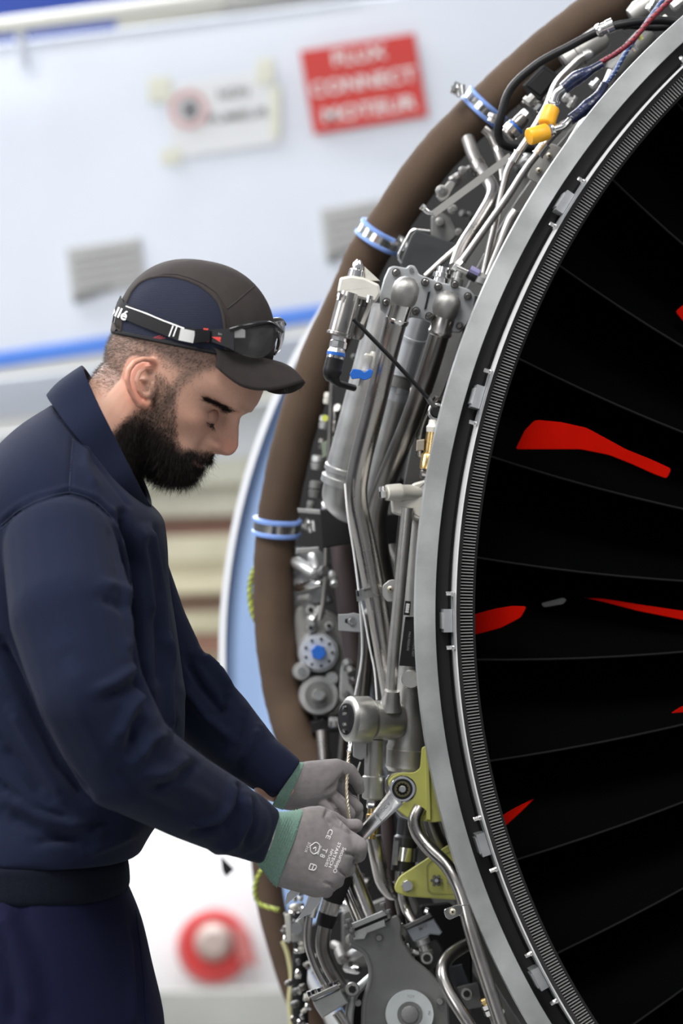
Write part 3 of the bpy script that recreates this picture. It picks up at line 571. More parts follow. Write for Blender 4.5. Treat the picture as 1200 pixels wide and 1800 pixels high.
for s, x in (('DO NOT FLOW OPEN OPENING', 737, ), ('ACTUATOR VALVE ASSY', 728,), ('MAX PRESSURE', 718,)):
    part(ac, 'lettering', text_at(s, x, 1127, 3.535, 4, 96, bold=.0, xs=.9), GP, pcd)
part(ac, 'bonding_strap', prism([(742, 1000), (733, 1004), (730, 1016), (742, 1016)], 3.55, .01, 1), CASTD)
tb = thing('tab_bracket', 'small grey tab bracket with one bolt left of the long pipe', 'bracket', (617, 1111, 3.66))
part(tb, 'tab', prism([(594, 1080), (610, 1079), (622, 1077), (638, 1081), (638, 1112), (595, 1109)], 3.66, .004, 1), mat('tab grey', (.30, .31, .32), .3, .5))
bolt(tb, 618, 1091, 3.66, 6)
part(tb, 'slot', prism(rpoly([(606, 1088), (614, 1086), (614, 1096), (606, 1095)], 2), 3.6595, .001, .3), BLACKM)
wc = 'thin white cables beside the long pipe'
pipe('white_cable', 'thin white cable curving down the left side of the bent pipe', 'cable', [(606, 850, 3.55), (611, 905, 3.55), (622, 975, 3.56), (632, 1060, 3.57), (636, 1150, 3.6), (624, 1222, 3.62)], 1.9, WHITE, cat_=True, group=wc, seg=8)
pipe('white_cable', 'thin white cable splitting right towards the actuator drum', 'cable', [(633, 1050, 3.6), (641, 1090, 3.6), (650, 1140, 3.6), (658, 1180, 3.6), (662, 1230, 3.6)], 1.6, WHITE, cat_=True, group=wc, seg=8)
# ---- upper cluster
pipe('black_hose', 'black rubber hose looping under the uppermost hose clamp', 'hose', [(1210, 40, 3.62), (1150, 36, 3.62), (1088, 44, 3.62), (1048, 57, 3.63), (1000, 82, 3.63), (945, 112, 3.63), (898, 155, 3.63), (880, 205, 3.63), (876, 240, 3.64), (892, 258, 3.65), (935, 262, 3.68)], 7.5, BLACK, cat_=True)
pipe('black_hose', 'second black hose running right from the silver sleeve', 'hose', [(1075, 48, 3.66), (1110, 45, 3.66), (1150, 48, 3.66), (1210, 44, 3.66)], 7, BLACK, cat_=True)
sl = thing('hose_sleeve', 'silver ribbed sleeve gripping the black hose', 'sleeve', (1062, 60, 3.62))
part(sl, 'sleeve', lathe((1048, 56, 3.625), (1078, 43, 3.62), [(0, 10), (.1, 12.5), (.3, 12.5), (.35, 11), (.6, 11), (.65, 12.5), (1, 12.5)], 24), BRIGHT)
part(sl, 'retaining_wire', tube([(1078, 55, 3.63), (1090, 50, 3.64), (1102, 62, 3.65)], 1.8, .01, 8), BRIGHT)
def braid(name, lab, pts, r, m1, m2, tw=14):
    t = thing(name, lab, 'cable', pts[-1]); path = catmull(pts, 10); d = pts[0][2]; part(t, 'core', sweep(path, r*d/F, 10), m1)
    fr = frames(path)
    for ph in (0, math.pi):
        h = [path[i]+(fr[i][0]*math.cos(ph+i*tw/10)+fr[i][1]*math.sin(ph+i*tw/10))*(r*.95*d/F) for i in range(len(path))]
        part(t, 'braid', sweep(h, r*.28*d/F, 6), m2)
    return t
REDB = mat('dark red braid', (.22, .015, .03), 0, .5); BLUB = mat('blue braid', (.03, .07, .20), 0, .4); LBL = mat('pale blue thread', (.35, .42, .60), 0, .5)
braid('red_braided_cable', 'dark red braided cable crossing down from the top right', [(1185, -8, 3.56), (1145, 32, 3.56), (1112, 70, 3.56), (1085, 92, 3.57), (1055, 110, 3.58)], 4.6, REDB, mat('black thread', (.02, .02, .02), 0, .6))
braid('blue_braided_cable', 'blue braided cable behind the dark red one', [(1170, -8, 3.6), (1130, 48, 3.6), (1100, 92, 3.6), (1078, 130, 3.6), (1062, 150, 3.6)], 4, BLUB, LBL)
WRAP = mat('shiny navy wrap', (.012, .018, .06), 0, .22, .5, 80, .9, 260, coat=.5)
def probe(lab, wrap, elbow, nut, cap, rr):
    t = thing('capped_probe', lab, 'probe', cap[1])
    part(t, 'heat_wrap', tube(wrap, rr, .03, 16), WRAP); part(t, 'elbow', tube(elbow, 6.5, .02, 14), BRIGHT)
    part(t, 'nut', hexnut(nut[0], nut[1], 10), BRIGHT); part(t, 'nut_flange', lathe(nut[0], nut[1], [(0, 11), (.2, 11), (.25, 7), (.75, 7), (.8, 11), (1, 11)], 18), BRIGHT)
    part(t, 'protective_cap', lathe(cap[0], cap[1], [(0, 13), (.06, 15), (.9, 15.5), (.97, 14), (1, 11)], 26), YEL, label='orange yellow protective cap')
probe('orange capped probe with navy wrap, the upper one of two', [(1056, 113, 3.56), (1030, 128, 3.55), (1008, 140, 3.55), (990, 156, 3.55)], [(990, 155, 3.55), (978, 163, 3.55), (972, 182, 3.55)], ((973, 178, 3.55), (971, 192, 3.55)), ((969, 190, 3.55), (959, 220, 3.54)), [7, 11, 13, 11])
probe('orange capped probe with navy wrap, the lower one of two', [(1062, 150, 3.58), (1050, 172, 3.56), (1030, 190, 3.55), (1003, 210, 3.54)], [(1003, 210, 3.54), (992, 222, 3.53), (975, 227, 3.53)], ((973, 227, 3.53), (958, 232, 3.53)), ((962, 231, 3.53), (928, 241, 3.52)), [8, 11, 13, 10])
g1 = 'slim steel tubes of the upper cluster'
tA = pipe('steel_tube', 'slim steel tube starting behind the upper orange cap, bent twice', 'tube', [(1033, 96, 3.62), (1020, 102, 3.62), (975, 146, 3.62), (963, 185, 3.61), (923, 252, 3.60), (893, 294, 3.6), (883, 335, 3.6), (866, 410, 3.6), (850, 482, 3.6)], 6.5, STEEL, .02)
pclamp(tA, (912, 268, 3.6), (902, 285, 3.6), 8.5); part(tA, 'dome', lathe((1026, 98, 3.62), (1042, 92, 3.62), [(0, 8), (.6, 9), (.9, 6), (1, 2)], 18), ALU)
tB = pipe('steel_tube', 'longest bright slim tube running down from the lower orange cap', 'tube', [(985, 225, 3.57), (967, 243, 3.57), (925, 294, 3.57), (893, 346, 3.57), (850, 406, 3.57), (803, 473, 3.57)], 6.5, STEEL, .02)
pclamp(tB, (958, 254, 3.57), (944, 273, 3.57), 10); part(tB, 'end_fitting', hexnut((812, 460, 3.57), (798, 478, 3.57), 9), BRIGHT)
pipe('steel_tube', 'thick tube stub emerging behind the flange ring near the navy wraps', 'tube', [(1078, 126, 3.62), (1068, 150, 3.62), (1036, 202, 3.62), (1000, 262, 3.62)], 11, STEEL, .02)
part(pipe('steel_tube', 'thick bright elbowed tube in the middle of the upper cluster', 'tube', [(822, 244, 3.8), (832, 275, 3.78), (846, 300, 3.76), (868, 332, 3.72), (864, 352, 3.70), (840, 392, 3.68), (812, 434, 3.66), (800, 470, 3.64)], 12, STEEL, .02), 'collar', lathe((838, 288, 3.77), (847, 304, 3.76), [(0, 14), (1, 14)], 20), STEELD)
pipe('steel_tube', 'short bright tube hooked behind the black hose loop', 'tube', [(850, 226, 3.8), (862, 236, 3.8), (873, 262, 3.8), (884, 292, 3.78), (886, 320, 3.76)], 8, STEEL, .02)
pipe('steel_tube', 'tube ending at the hex block beside the flange ring', 'tube', [(908, 372, 3.6), (898, 386, 3.6), (872, 450, 3.6), (856, 490, 3.6)], 9, STEEL, .02)
pipe('steel_tube', 'thin tube rising over the dark tray towards the cluster', 'tube', [(748, 486, 3.66), (780, 456, 3.66), (806, 434, 3.66)], 5.5, STEEL, .02)
pipe('steel_tube', 'pair tube behind the brightest one, lower right of cluster', 'tube', [(885, 345, 3.64), (873, 385, 3.64), (856, 450, 3.64), (846, 492, 3.64)], 5, STEELD, .02)
lk = thing('flat_link', 'flat metal link bar crossing the upper cluster diagonally', 'link', (760, 380, 3.63))
part(lk, 'bar', box((898, 274, 3.62), (762, 376, 3.65), .009, .006), mat('link grey', (.33, .32, .30), .7, .38)); part(lk, 'bent_end', tube([(764, 375, 3.65), (752, 374, 3.65), (744, 364, 3.65)], 4.5, .01, 10), BRIGHT)
part(lk, 'tip', hexnut((747, 368, 3.65), (740, 362, 3.65), 6), BRIGHT)
rp = thing('rivet_plate', 'grey bracket plate with two rivets behind the flange ring', 'bracket', (960, 320, 3.6))
part(rp, 'plate', prism(rpoly([(950, 255), (972, 252), (1000, 268), (985, 300), (955, 330), (925, 312)], 5), 3.60, .006, 1.5), DOME)
rivet(rp, 965, 274, 3.598, 5.5); rivet(rp, 947, 300, 3.598, 5.5)
ty = thing('dark_tray', 'dark sheet tray with a bright wire edge below the middle clamp', 'tray', (750, 480, 3.74))
part(ty, 'sheet', prism([(703, 462), (722, 414), (730, 404), (790, 425), (815, 432), (800, 462), (760, 492), (706, 476)], 3.74, .01, 2), mat('tray charcoal', (.05, .052, .055), .3, .4))
part(ty, 'wire_edge', tube([(706, 462, 3.72), (698, 452, 3.72), (720, 410, 3.72), (726, 403, 3.72), (756, 406, 3.72)], 2.2, .012, 8), BRIGHT)
lgx = thing('hinge_lugs', 'cast lug fittings with dark bolts behind the flat link', 'fitting', (780, 420, 3.8))
part(lgx, 'casting', prism(rpoly([(757, 378), (775, 372), (796, 384), (806, 412), (790, 428), (757, 416)], 6), 3.78, .03, 3), CASTD)
part(lgx, 'arm', prism(rpoly([(765, 345), (790, 316), (802, 322), (788, 350), (775, 356)], 5), 3.80, .02, 2), DOME)
for x, y, r in ((776, 336, 11), (795, 368, 9), (773, 390, 8), (813, 300, 8), (806, 408, 7)):
    b = part(lgx, 'washer', lathe((x, y, 3.78), (x, y, 3.765), [(0, r), (.9, r), (1, r*.8)], 20, rs=3.78), DOME); part(lgx, 'bolt', hexnut((x, y, 3.766), (x, y, 3.755), r*.6), CASTD, b)
cc = thing('round_connector', 'round silver electrical connector with a blue ring and black body', 'connector', (900, 240, 3.68))
part(cc, 'shell', lathe((922, 205, 3.68), (892, 238, 3.68), [(0, 10), (.2, 13), (.45, 13), (.5, 16), (.8, 16), (.85, 14), (1, 14)], 24), STEELD)
part(cc, 'ring', lathe((907, 222, 3.68), (904, 225, 3.68), [(0, 16.6), (1, 16.6)], 24), BLUEP, label='blue ring'); part(cc, 'locking_ring', lathe((903, 226, 3.68), (896, 234, 3.68), [(0, 17), (1, 17)], 14), BRIGHT)
part(cc, 'tail', hexnut((928, 198, 3.69), (912, 214, 3.69), 13), ALU)
bx_ = thing('relay_box', 'black square box behind the upper steel tube', 'box', (945, 180, 3.74))
part(bx_, 'body', prism(rpoly([(918, 150), (955, 113), (984, 134), (950, 178), (930, 172)], 3), 3.72, .05, 3), BLACK)
part(bx_, 'lid', prism([(926, 150), (955, 121), (977, 136), (950, 168)], 3.717, .003, 1), BLACKM)
for lab, p0, p1, prof, m in (('grey canister behind the twin braided cables', (990, 112, 3.74), (1062, 62, 3.74), [(0, 18), (.05, 22), (.3, 22), (.32, 25), (.4, 25), (.42, 23), (.9, 23), (1, 18)], DOME),
    ('dark grey canister at the right of the braided cables', (1075, 130, 3.7), (1140, 60, 3.72), [(0, 16), (.1, 20), (.9, 20), (1, 16)], CASTD),
    ('dark grey cylinder in the top right corner', (1108, 30, 3.74), (1180, -20, 3.74), [(0, 14), (.2, 20), (.9, 20), (1, 14)], DOME)):
    c_ = thing('canister', lab, 'canister', p0); part(c_, 'body', lathe(p0, p1, prof, 28), m); part(c_, 'end_cap', lathe(p0, tuple(a+(b-a)*.05 for a, b in zip(p0, p1)), [(0, prof[0][1]*.6), (1, prof[0][1]*.8)], 20), BRIGHT)
uf = thing('upper_fittings', 'cluster of tiny bolts and nuts among the top tubes', 'fitting', (1000, 180, 3.68))
for x0, y0, x1, y1, r, m in ((990, 168, 1004, 178, 9, ALU), (1000, 190, 1012, 170, 8, BRIGHT), (1040, 155, 1052, 140, 9, ALU), (1120, 60, 1128, 70, 6, mat('lime tag', (.6, .62, .2), 0, .5)), (1105, 75, 1118, 90, 7, BRIGHT), (1160, 40, 1172, 30, 9, CASTW), (1180, 15, 1200, 0, 10, ALU), (1140, 20, 1150, 2, 8, BRIGHT), (925, 183, 938, 170, 12, DOME), (940, 195, 950, 185, 8, BRIGHT), (868, 200, 862, 214, 9, ALU)):
    part(uf, 'fitting', lathe((x0, y0, 3.68), (x1, y1, 3.68), [(0, r*.6), (.1, r), (.5, r), (.55, r*.7), (1, r*.7)], 8), m)
cn = thing('small_connector', 'small violet and black plug feeding the hex block beside the flange', 'connector', (830, 490, 3.55))
part(cn, 'body', lathe((822, 478, 3.55), (838, 487, 3.55), [(0, 9), (.3, 11), (1, 11)], 14), BLACK); part(cn, 'collar', lathe((826, 473, 3.545), (842, 481, 3.545), [(0, 7), (1, 7)], 8), mat('violet anodised', (.30, .28, .50), .5, .35), label='violet collar')
part(cn, 'hex_block', hexnut((838, 488, 3.55), (856, 494, 3.55), 11), ALU); part(cn, 'pin', lathe((802, 470, 3.55), (822, 479, 3.55), [(0, 5), (1, 5)], 12), BRIGHT)
# ---- lower cluster
up = thing('mount_bracket', 'yellow green bracket with silver rim that the wrench is turning on', 'bracket', (740, 1440, 3.53))
part(up, 'plate', prism(rpoly([(681, 1375), (690, 1364), (704, 1358), (728, 1358), (738, 1350), (741, 1313), (760, 1309), (800, 1441), (760, 1446), (716, 1438), (697, 1423)], 5), 3.53, .012, 1.5), PRIM)
part(up, 'rib', prism([(747, 1318), (753, 1314), (757, 1442), (749, 1441)], 3.523, .01, 1), PRIM)
part(up, 'back_shim', prism(rpoly([(676, 1372), (684, 1360), (700, 1357), (742, 1356), (742, 1385), (730, 1440), (722, 1442), (704, 1436), (690, 1420), (676, 1390)], 5), 3.545, .008, 1), BRIGHT, label='silver shim behind the bracket')
bolt(up, 709, 1387, 3.525, 9, CASTD)
lo = thing('mount_bracket', 'lower yellow green triangular bracket with recessed pocket', 'bracket', (750, 1581, 3.56))
part(lo, 'plate', prism(rpoly([(692, 1560), (700, 1541), (748, 1510), (795, 1480), (830, 1581), (802, 1582), (716, 1576), (697, 1570)], 9), 3.56, .018, 2), PRIM)
part(lo, 'pocket_rim', (lambda o, i: ([P(x, y, 3.558) for x, y in o]+[P(x, y, 3.558) for x, y in i]+[P(x, y, 3.562) for x, y in o]+[P(x, y, 3.562) for x, y in i], [(k, (k+1) % len(o), len(o)+(k+1) % len(o), len(o)+k) for k in range(len(o))]))(rpoly([(749, 1522), (756, 1514), (800, 1492), (824, 1573), (760, 1574), (751, 1568)], 6), rpoly([(751, 1524), (757, 1517), (797, 1496), (820, 1571), (762, 1572), (753, 1566)], 6)), mat('primer shadow line', (.30, .31, .10), 0, .5))
part(lo, 'bolt', lathe((716, 1557, 3.56), (716, 1557, 3.548), [(0, 12), (.7, 11.5), (1, 9)], 8, rs=3.55), BRIGHT)
part(lo, 'star_bolt', join(*[lathe((767+8*math.cos(a), 1548+8*math.sin(a), 3.558), (767+8*math.cos(a), 1548+8*math.sin(a), 3.55), [(0, 3.2), (1, 2.6)], 8, rs=3.55) for a in [k*math.pi/3 for k in range(6)]], lathe((767, 1548, 3.558), (767, 1548, 3.548), [(0, 7), (1, 5)], 14, rs=3.55)), CASTD)
part(lo, 'star_bolt_centre', lathe((767, 1548, 3.548), (767, 1548, 3.545), [(0, 3.5), (1, 3)], 10, rs=3.55), BRIGHT)
part(lo, 'lettering', text_at('D40A11', 787, 1552, 3.557, 5, 85), INK)
S1 = pipe('drain_pipe', 'bent steel pipe passing in front of the lower green bracket', 'pipe', [(738, 1420, 3.53), (727, 1440, 3.525), (733, 1465, 3.52), (752, 1490, 3.51), (783, 1518, 3.50), (800, 1545, 3.49), (814, 1580, 3.485), (824, 1624, 3.48), (838, 1672, 3.48), (858, 1733, 3.48), (885, 1815, 3.48)], 12.5, STEEL, .03, seg=22)
part(S1, 'clamp', band((815, 1588, 3.485), (819, 1606, 3.485), 14), BRIGHT)
part(S1, 'clamp_lug', prism(rpoly([(779, 1599), (800, 1591), (812, 1590), (814, 1606), (790, 1617), (783, 1613)], 5), 3.475, .004, 1), BRIGHT); rivet(S1, 795, 1603, 3.472, 6)
part(S1, 'lettering', text_at('7402 TT3771', 862, 1730, 3.465, 3, 74, bold=.005), INK)
pipe('drain_pipe', 'thinner steel pipe flattened alongside the long drain pipe', 'pipe', [(822, 1620, 3.5), (834, 1668, 3.5), (843, 1706, 3.5), (856, 1738, 3.5), (866, 1756, 3.5)], 8, BRIGHT, .03)
un = thing('pipe_union', 'stack of silver and brass union nuts at the bottom of the thin pipe', 'union', (868, 1790, 3.5))
part(un, 'brass_nut', hexnut((852, 1752, 3.5), (858, 1764, 3.5), 12), BRASS)
part(un, 'nut', join(hexnut((857, 1763, 3.5), (861, 1772, 3.5), 15), hexnut((861, 1773, 3.5), (865, 1783, 3.5), 14)), BRIGHT); part(un, 'pipe_tail', tube([(864, 1782, 3.5), (880, 1830, 3.5)], 6), STEEL)
part(un, 'screw', lathe((883, 1778, 3.48), (883, 1778, 3.475), [(0, 5), (1, 4)], 12, rs=3.48), CASTD)
pipe('drain_pipe', 'S-bent pipe curving left beside the pump disc', 'pipe', [(838, 1654, 3.58), (812, 1664, 3.56), (786, 1682, 3.54), (775, 1708, 3.52), (786, 1740, 3.51), (808, 1775, 3.5), (835, 1815, 3.5)], 12, STEEL, .035, seg=20)
pu = thing('fuel_pump', 'grey enamelled pump housing with a pale disc at the bottom', 'pump', (700, 1840, 3.56))
part(pu, 'housing', prism(rpoly([(612, 1640), (640, 1632), (676, 1620), (698, 1606), (706, 1622), (705, 1650), (726, 1684), (752, 1704), (774, 1728), (788, 1762), (792, 1850), (640, 1850), (638, 1800), (641, 1756), (650, 1726), (650, 1700), (640, 1672), (622, 1664), (614, 1656)], 10, 4), 3.56, .10, 3), PUMP)
part(pu, 'housing_lip', tube([(616, 1660, 3.562), (642, 1672, 3.562), (653, 1704, 3.562), (650, 1730, 3.562), (640, 1758, 3.562), (638, 1830, 3.562)], 5, .03, 12), PUMP)
part(pu, 'disc', lathe((720, 1783, 3.555), (720, 1783, 3.545), [(0, 43), (.7, 43), (1, 41.5)], 48, rs=3.55), mat('pale zinc disc', (.50, .53, .53), .2, .45, .06, 40), label='pale grey round cover')
part(pu, 'disc_bore', lathe((720, 1783, 3.5445), (720, 1783, 3.5435), [(0, 22), (1, 22)], 36, rs=3.55), CASTD); part(pu, 'shaft', lathe((720, 1783, 3.5445), (720, 1783, 3.540), [(0, 15), (.8, 15), (1, 13)], 30, rs=3.55), PUMP)
for s, x, y, r in (('TOT', 722, 1752, 4), ('MADE', 754, 1786, 88)): part(pu, 'lettering', text_at(s, x, y, 3.5442, 5, r), GP)
for x, y in ((666, 1649), (773, 1761), (629, 1733+30)): part(pu, 'pad', lathe((x, y, 3.56), (x, y, 3.553), [(0, 6.5), (.8, 6), (1, 5)], 16, rs=3.55), PUMP)
part(pu, 'inlet_flange', prism([(613, 1625), (678, 1598), (685, 1606), (618, 1634)], 3.545, .05, 1.5), ALU, label='light flange plate'); part(pu, 'gasket', prism([(617, 1634), (684, 1607), (686, 1611), (619, 1638)], 3.547, .045, .8), BLACKM)
part(pu, 'flange_base', prism([(618, 1638), (676, 1614), (678, 1628), (645, 1640), (640, 1650), (622, 1652)], 3.548, .05, 1.5), ALU)
for x, y in ((614, 1622), (619, 1640), (674, 1594), (683, 1606), (610, 1632)): part(pu, 'bolt', join(hexnut((x-2, y-7, 3.54), (x, y, 3.54), 6), lathe((x, y, 3.54), (x+2, y+8, 3.54), [(0, 3.5), (1, 3.5)], 10)), CASTD)
sa = thing('support_arm', 'cast support arm with a round lug left of the pump', 'arm', (620, 1830, 3.57))
part(sa, 'arm', tube([(654, 1716, 3.57), (638, 1730, 3.57), (622, 1745, 3.57), (614, 1775, 3.57), (612, 1830, 3.57)], 8, .03, 14), ALU)
part(sa, 'lug', lathe((619, 1739, 3.565), (619, 1739, 3.545), [(0, 13), (.85, 13), (1, 11)], 24, rs=3.55), DOME); part(sa, 'socket', lathe((619, 1739, 3.545), (619, 1739, 3.541), [(0, 7), (1, 6)], 6, rs=3.55), BLACKM)
part(sa, 'web', prism([(612, 1760), (640, 1735), (640, 1830), (616, 1830)], 3.60, .03, 2), BLACKM)
mb = thing('regulator_block', 'tilted grey block stamped with letters right of the pump inlet', 'valve block', (745, 1660, 3.6))
part(mb, 'block', prism([(712, 1634), (762, 1614), (777, 1638), (772, 1644), (756, 1642), (748, 1648), (726, 1656)], 3.58, .04, 2), mat('block blue grey', (.36, .38, .42), .5, .35, .1, 30)); part(mb, 'top_flange', prism([(708, 1628), (756, 1604), (760, 1611), (713, 1635)], 3.575, .045, 1.5), CASTD)
part(mb, 'lettering', text_at('MPF', 743, 1630, 3.578, 7, -24, bold=.01), GP)
[part(mb, 'stud_nut', hexnut(a, b, r), BRIGHT) for a, b, r in (((704, 1622, 3.57), (700, 1634, 3.57), 6), ((702, 1644, 3.57), (708, 1656, 3.57), 6), ((716, 1658, 3.57), (722, 1676, 3.57), 5), ((752, 1596, 3.57), (748, 1606, 3.57), 5))]
part(mb, 'outlet', lathe((740, 1650, 3.58), (750, 1680, 3.58), [(0, 14), (.3, 14), (.35, 10), (.7, 10), (.75, 13), (1, 13)], 20), ALU)
part(mb, 'outlet', lathe((716, 1672, 3.58), (736, 1676, 3.58), [(0, 6), (.3, 8), (1, 6)], 12), BRIGHT)
part(mb, 'arm_casting', prism(rpoly([(730, 1668), (768, 1650), (780, 1668), (770, 1700), (745, 1706), (728, 1690)], 8), 3.62, .04, 3), CASTD)
for x, y, r in ((750, 1684, 12), (820, 1747, 11)):
    l_ = part(mb, 'round_lug', lathe((x, y, 3.58), (x, y, 3.56), [(0, r), (.85, r), (1, r*.85)], 24, rs=3.57), DOME); part(mb, 'lug_socket', lathe((x, y, 3.56), (x, y, 3.556), [(0, r*.55), (1, r*.5)], 14, rs=3.56), BLACKM, l_)
part(mb, 'rear_plate', prism([(785, 1700), (812, 1694), (830, 1740), (800, 1762)], 3.64, .03, 2), mat('blue grey casting', (.12, .13, .15), .4, .5)); part(mb, 'rear_casting', prism(rpoly([(800, 1735), (842, 1725), (850, 1770), (815, 1775)], 6), 3.60, .04, 3), CASTD)
part(mb, 'dark_body', prism(rpoly([(735, 1590), (790, 1585), (830, 1640), (830, 1740), (770, 1740), (752, 1690)], 8), 3.70, .06, 4), BLACKM)
tw = 'sleeved tube pair under the right-hand glove'
p1 = pipe('sleeved_tube', 'thin curved tube with dark sleeve, left one of the pair', 'tube', [(560, 1540, 3.56), (548, 1590, 3.56), (541, 1625, 3.56), (540, 1660, 3.56), (553, 1700, 3.56), (576, 1742, 3.56)], 6.5, STEEL, .05, tw)
part(p1, 'silver_sleeve', lathe((556, 1570, 3.56), (543, 1610, 3.56), [(0, 12), (1, 12)], 20), BRIGHT)
p2 = pipe('sleeved_tube', 'thick curved tube with dark sleeve, right one of the pair', 'tube', [(592, 1545, 3.58), (580, 1600, 3.58), (568, 1640, 3.58), (566, 1668, 3.58), (578, 1700, 3.58), (600, 1736, 3.58)], 12.5, STEELD, .06, tw, seg=22)
part(p2, 'silver_sleeve', lathe((583, 1584, 3.58), (576, 1608, 3.58), [(0, 17), (1, 16.5)], 24), STEEL); part(p2, 'dark_sleeve', lathe((577, 1606, 3.58), (570, 1628, 3.58), [(0, 17.5), (1, 16)], 24), BLACKM)
part(p2, 'dark_sleeve', lathe((600, 1535, 3.58), (584, 1585, 3.58), [(0, 22), (1, 18)], 24), BLACKM)
pipe('inlet_pipe', 'thick dark steel pipe entering the pump inlet flange', 'pipe', [(600, 1490, 3.6), (622, 1545, 3.6), (648, 1612, 3.59)], 16, STEEL, .05, seg=22)
pipe('inlet_pipe', 'thin tube beside the thick pump inlet pipe', 'pipe', [(590, 1530, 3.61), (605, 1565, 3.6), (630, 1624, 3.58)], 6, STEEL, .05)
jb = thing('junction_block', 'tilted light grey block at the foot of the sleeved tubes', 'valve block', (580, 1795, 3.56))
part(jb, 'block', prism([(549, 1760), (598, 1738), (612, 1762), (566, 1790), (553, 1770)], 3.55, .05, 2.5), ALU); part(jb, 'top_flange', prism([(544, 1752), (592, 1730), (598, 1737), (549, 1759)], 3.545, .05, 1.5), DOME)
for x, y in ((552, 1745), (563, 1742), (584, 1733), (592, 1730), (545, 1748)): part(jb, 'bolt', hexnut((x-2, y-6, 3.55), (x+1, y+3, 3.55), 6), BRIGHT)
part(jb, 'tail_pipe', tube([(592, 1780, 3.56), (606, 1800, 3.56), (620, 1830, 3.56)], 10), STEEL)
cs = thing('connector_stack', 'column of tiny silver connectors along the lower brown hose', 'connector', (520, 1820, 3.9))
part(cs, 'bracket', prism([(500, 1608), (510, 1604), (512, 1654), (504, 1656)], 3.82, .03, 1), CASTW); part(cs, 'bracket', prism([(512, 1625), (534, 1606), (538, 1655), (513, 1656)], 3.86, .02, 1), ALU)
part(cs, 'ring_nut', lathe((521, 1630, 3.86), (520, 1632, 3.83), [(0, 11), (1, 11)], 20, rs=3.85), BRIGHT)
rr_ = random.Random(3)
for k in range(34):
    x = 506+rr_.random()*40; y = 1560+k*7.4; 
    if 1600 < y < 1650: x = 500+rr_.random()*8
    dx, dy = rr_.choice([(10, 2), (3, 10), (-8, 5), (6, -7)]); r = 4+rr_.random()*5
    part(cs, 'connector', lathe((x, y, 3.84), (x+dx, y+dy, 3.84), [(0, r*.7), (.2, r), (.6, r), (.65, r*.6), (1, r*.8)], 8), rr_.choice([BRIGHT, ALU, STEELD, CASTD, CASTW, BRIGHT]))
part(cs, 'hose', tube([(520, 1590, 3.9), (532, 1650, 3.9), (525, 1720, 3.9), (530, 1830, 3.9)], 14), BLACKM)
yg = mat('yellow green sleeve', (.40, .46, .06), 0, .5, .3, 60); ygb = mat('black sleeve thread', (.02, .02, .02), 0, .6)
braid('braided_lead', 'yellow green and black braided lead around the lower brown hose', [(486, 1515, 4.2), (460, 1530, 4.2), (448, 1560, 4.2), (456, 1588, 4.2), (490, 1600, 4.18)], 4, yg, ygb, 9)
braid('braided_lead', 'yellow green and black braided lead peeking left of the hose at elbow height', [(456, 985, 4.2), (443, 1010, 4.2), (439, 1040, 4.2), (443, 1075, 4.2), (454, 1100, 4.2)], 4.5, yg, ygb, 9)
pipe('yellow_lead', 'pale yellow lead hanging at the bottom edge of the lower brown hose', 'cable', [(497, 1655, 4.2), (506, 1680, 4.2), (512, 1720, 4.2), (508, 1760, 4.2), (514, 1820, 4.2)], 4, mat('pale yellow lead', (.50, .47, .25), 0, .5), cat_=True)
fl = thing('flex_coupling', 'dark flexible coupling with a shiny band right of the wrench', 'coupling', (715, 1620, 3.64))
part(fl, 'sleeve', lathe((716, 1440, 3.64), (708, 1530, 3.64), [(0, 17), (.3, 17), (.35, 21), (1, 21)], 26), mat('coupling dark', (.04, .04, .042), .3, .35)); part(fl, 'band', lathe((714, 1488, 3.64), (711, 1512, 3.64), [(0, 22), (1, 22)], 26), BRIGHT)
part(fl, 'latch', box((696, 1478, 3.62), (694, 1520, 3.62), .006, .006), BRIGHT)
part(fl, 'pipe', tube([(709, 1528, 3.64), (706, 1570, 3.64), (714, 1600, 3.64), (730, 1628, 3.62)], 9, .04), STEEL); part(fl, 'pipe', tube([(701, 1528, 3.66), (697, 1576, 3.66), (708, 1625, 3.66)], 6, .04), STEELD)
pipe('curved_pipe', 'bright pipe under the brass union nut curving right', 'pipe', [(656, 1470, 3.62), (662, 1500, 3.62), (672, 1550, 3.64), (690, 1572, 3.66), (700, 1560, 3.68)], 14, STEEL, .06, seg=20)
pipe('curved_pipe', 'dark pipe visible behind the upper green bracket', 'pipe', [(755, 1440, 3.62), (765, 1470, 3.62), (790, 1510, 3.62), (800, 1560, 3.64)], 13, STEELD, .05)
pipe('curved_pipe', 'dark violet hose between the wrench and flexible coupling', 'hose', [(680, 1430, 3.7), (684, 1500, 3.7), (690, 1620, 3.72)], 12, mat('dark violet brown hose', (.045, .03, .032)))
fb_ = thing('rear_casting', 'blurred aluminium castings behind the pump inlet', 'casting', (620, 1720, 3.8))
part(fb_, 'shell', prism(rpoly([(600, 1600), (640, 1590), (720, 1560), (740, 1600), (700, 1680), (640, 1700), (600, 1690)], 10), 3.84, .06, 5), CASTD)
for x0, y0, x1, y1, r, m in ((604, 1690, 640, 1665, 10, ALU), (612, 1655, 630, 1640, 9, DOME), (606, 1700, 632, 1704, 9, BRIGHT), (596, 1668, 604, 1690, 11, DOME), (600, 1595, 616, 1590, 9, BRIGHT), (694, 1600, 700, 1640, 8, CASTD)):
    part(fb_, 'boss', lathe((x0, y0, 3.8), (x1, y1, 3.78), [(0, r*.6), (.15, r), (.85, r), (1, r*.6)], 16), m)
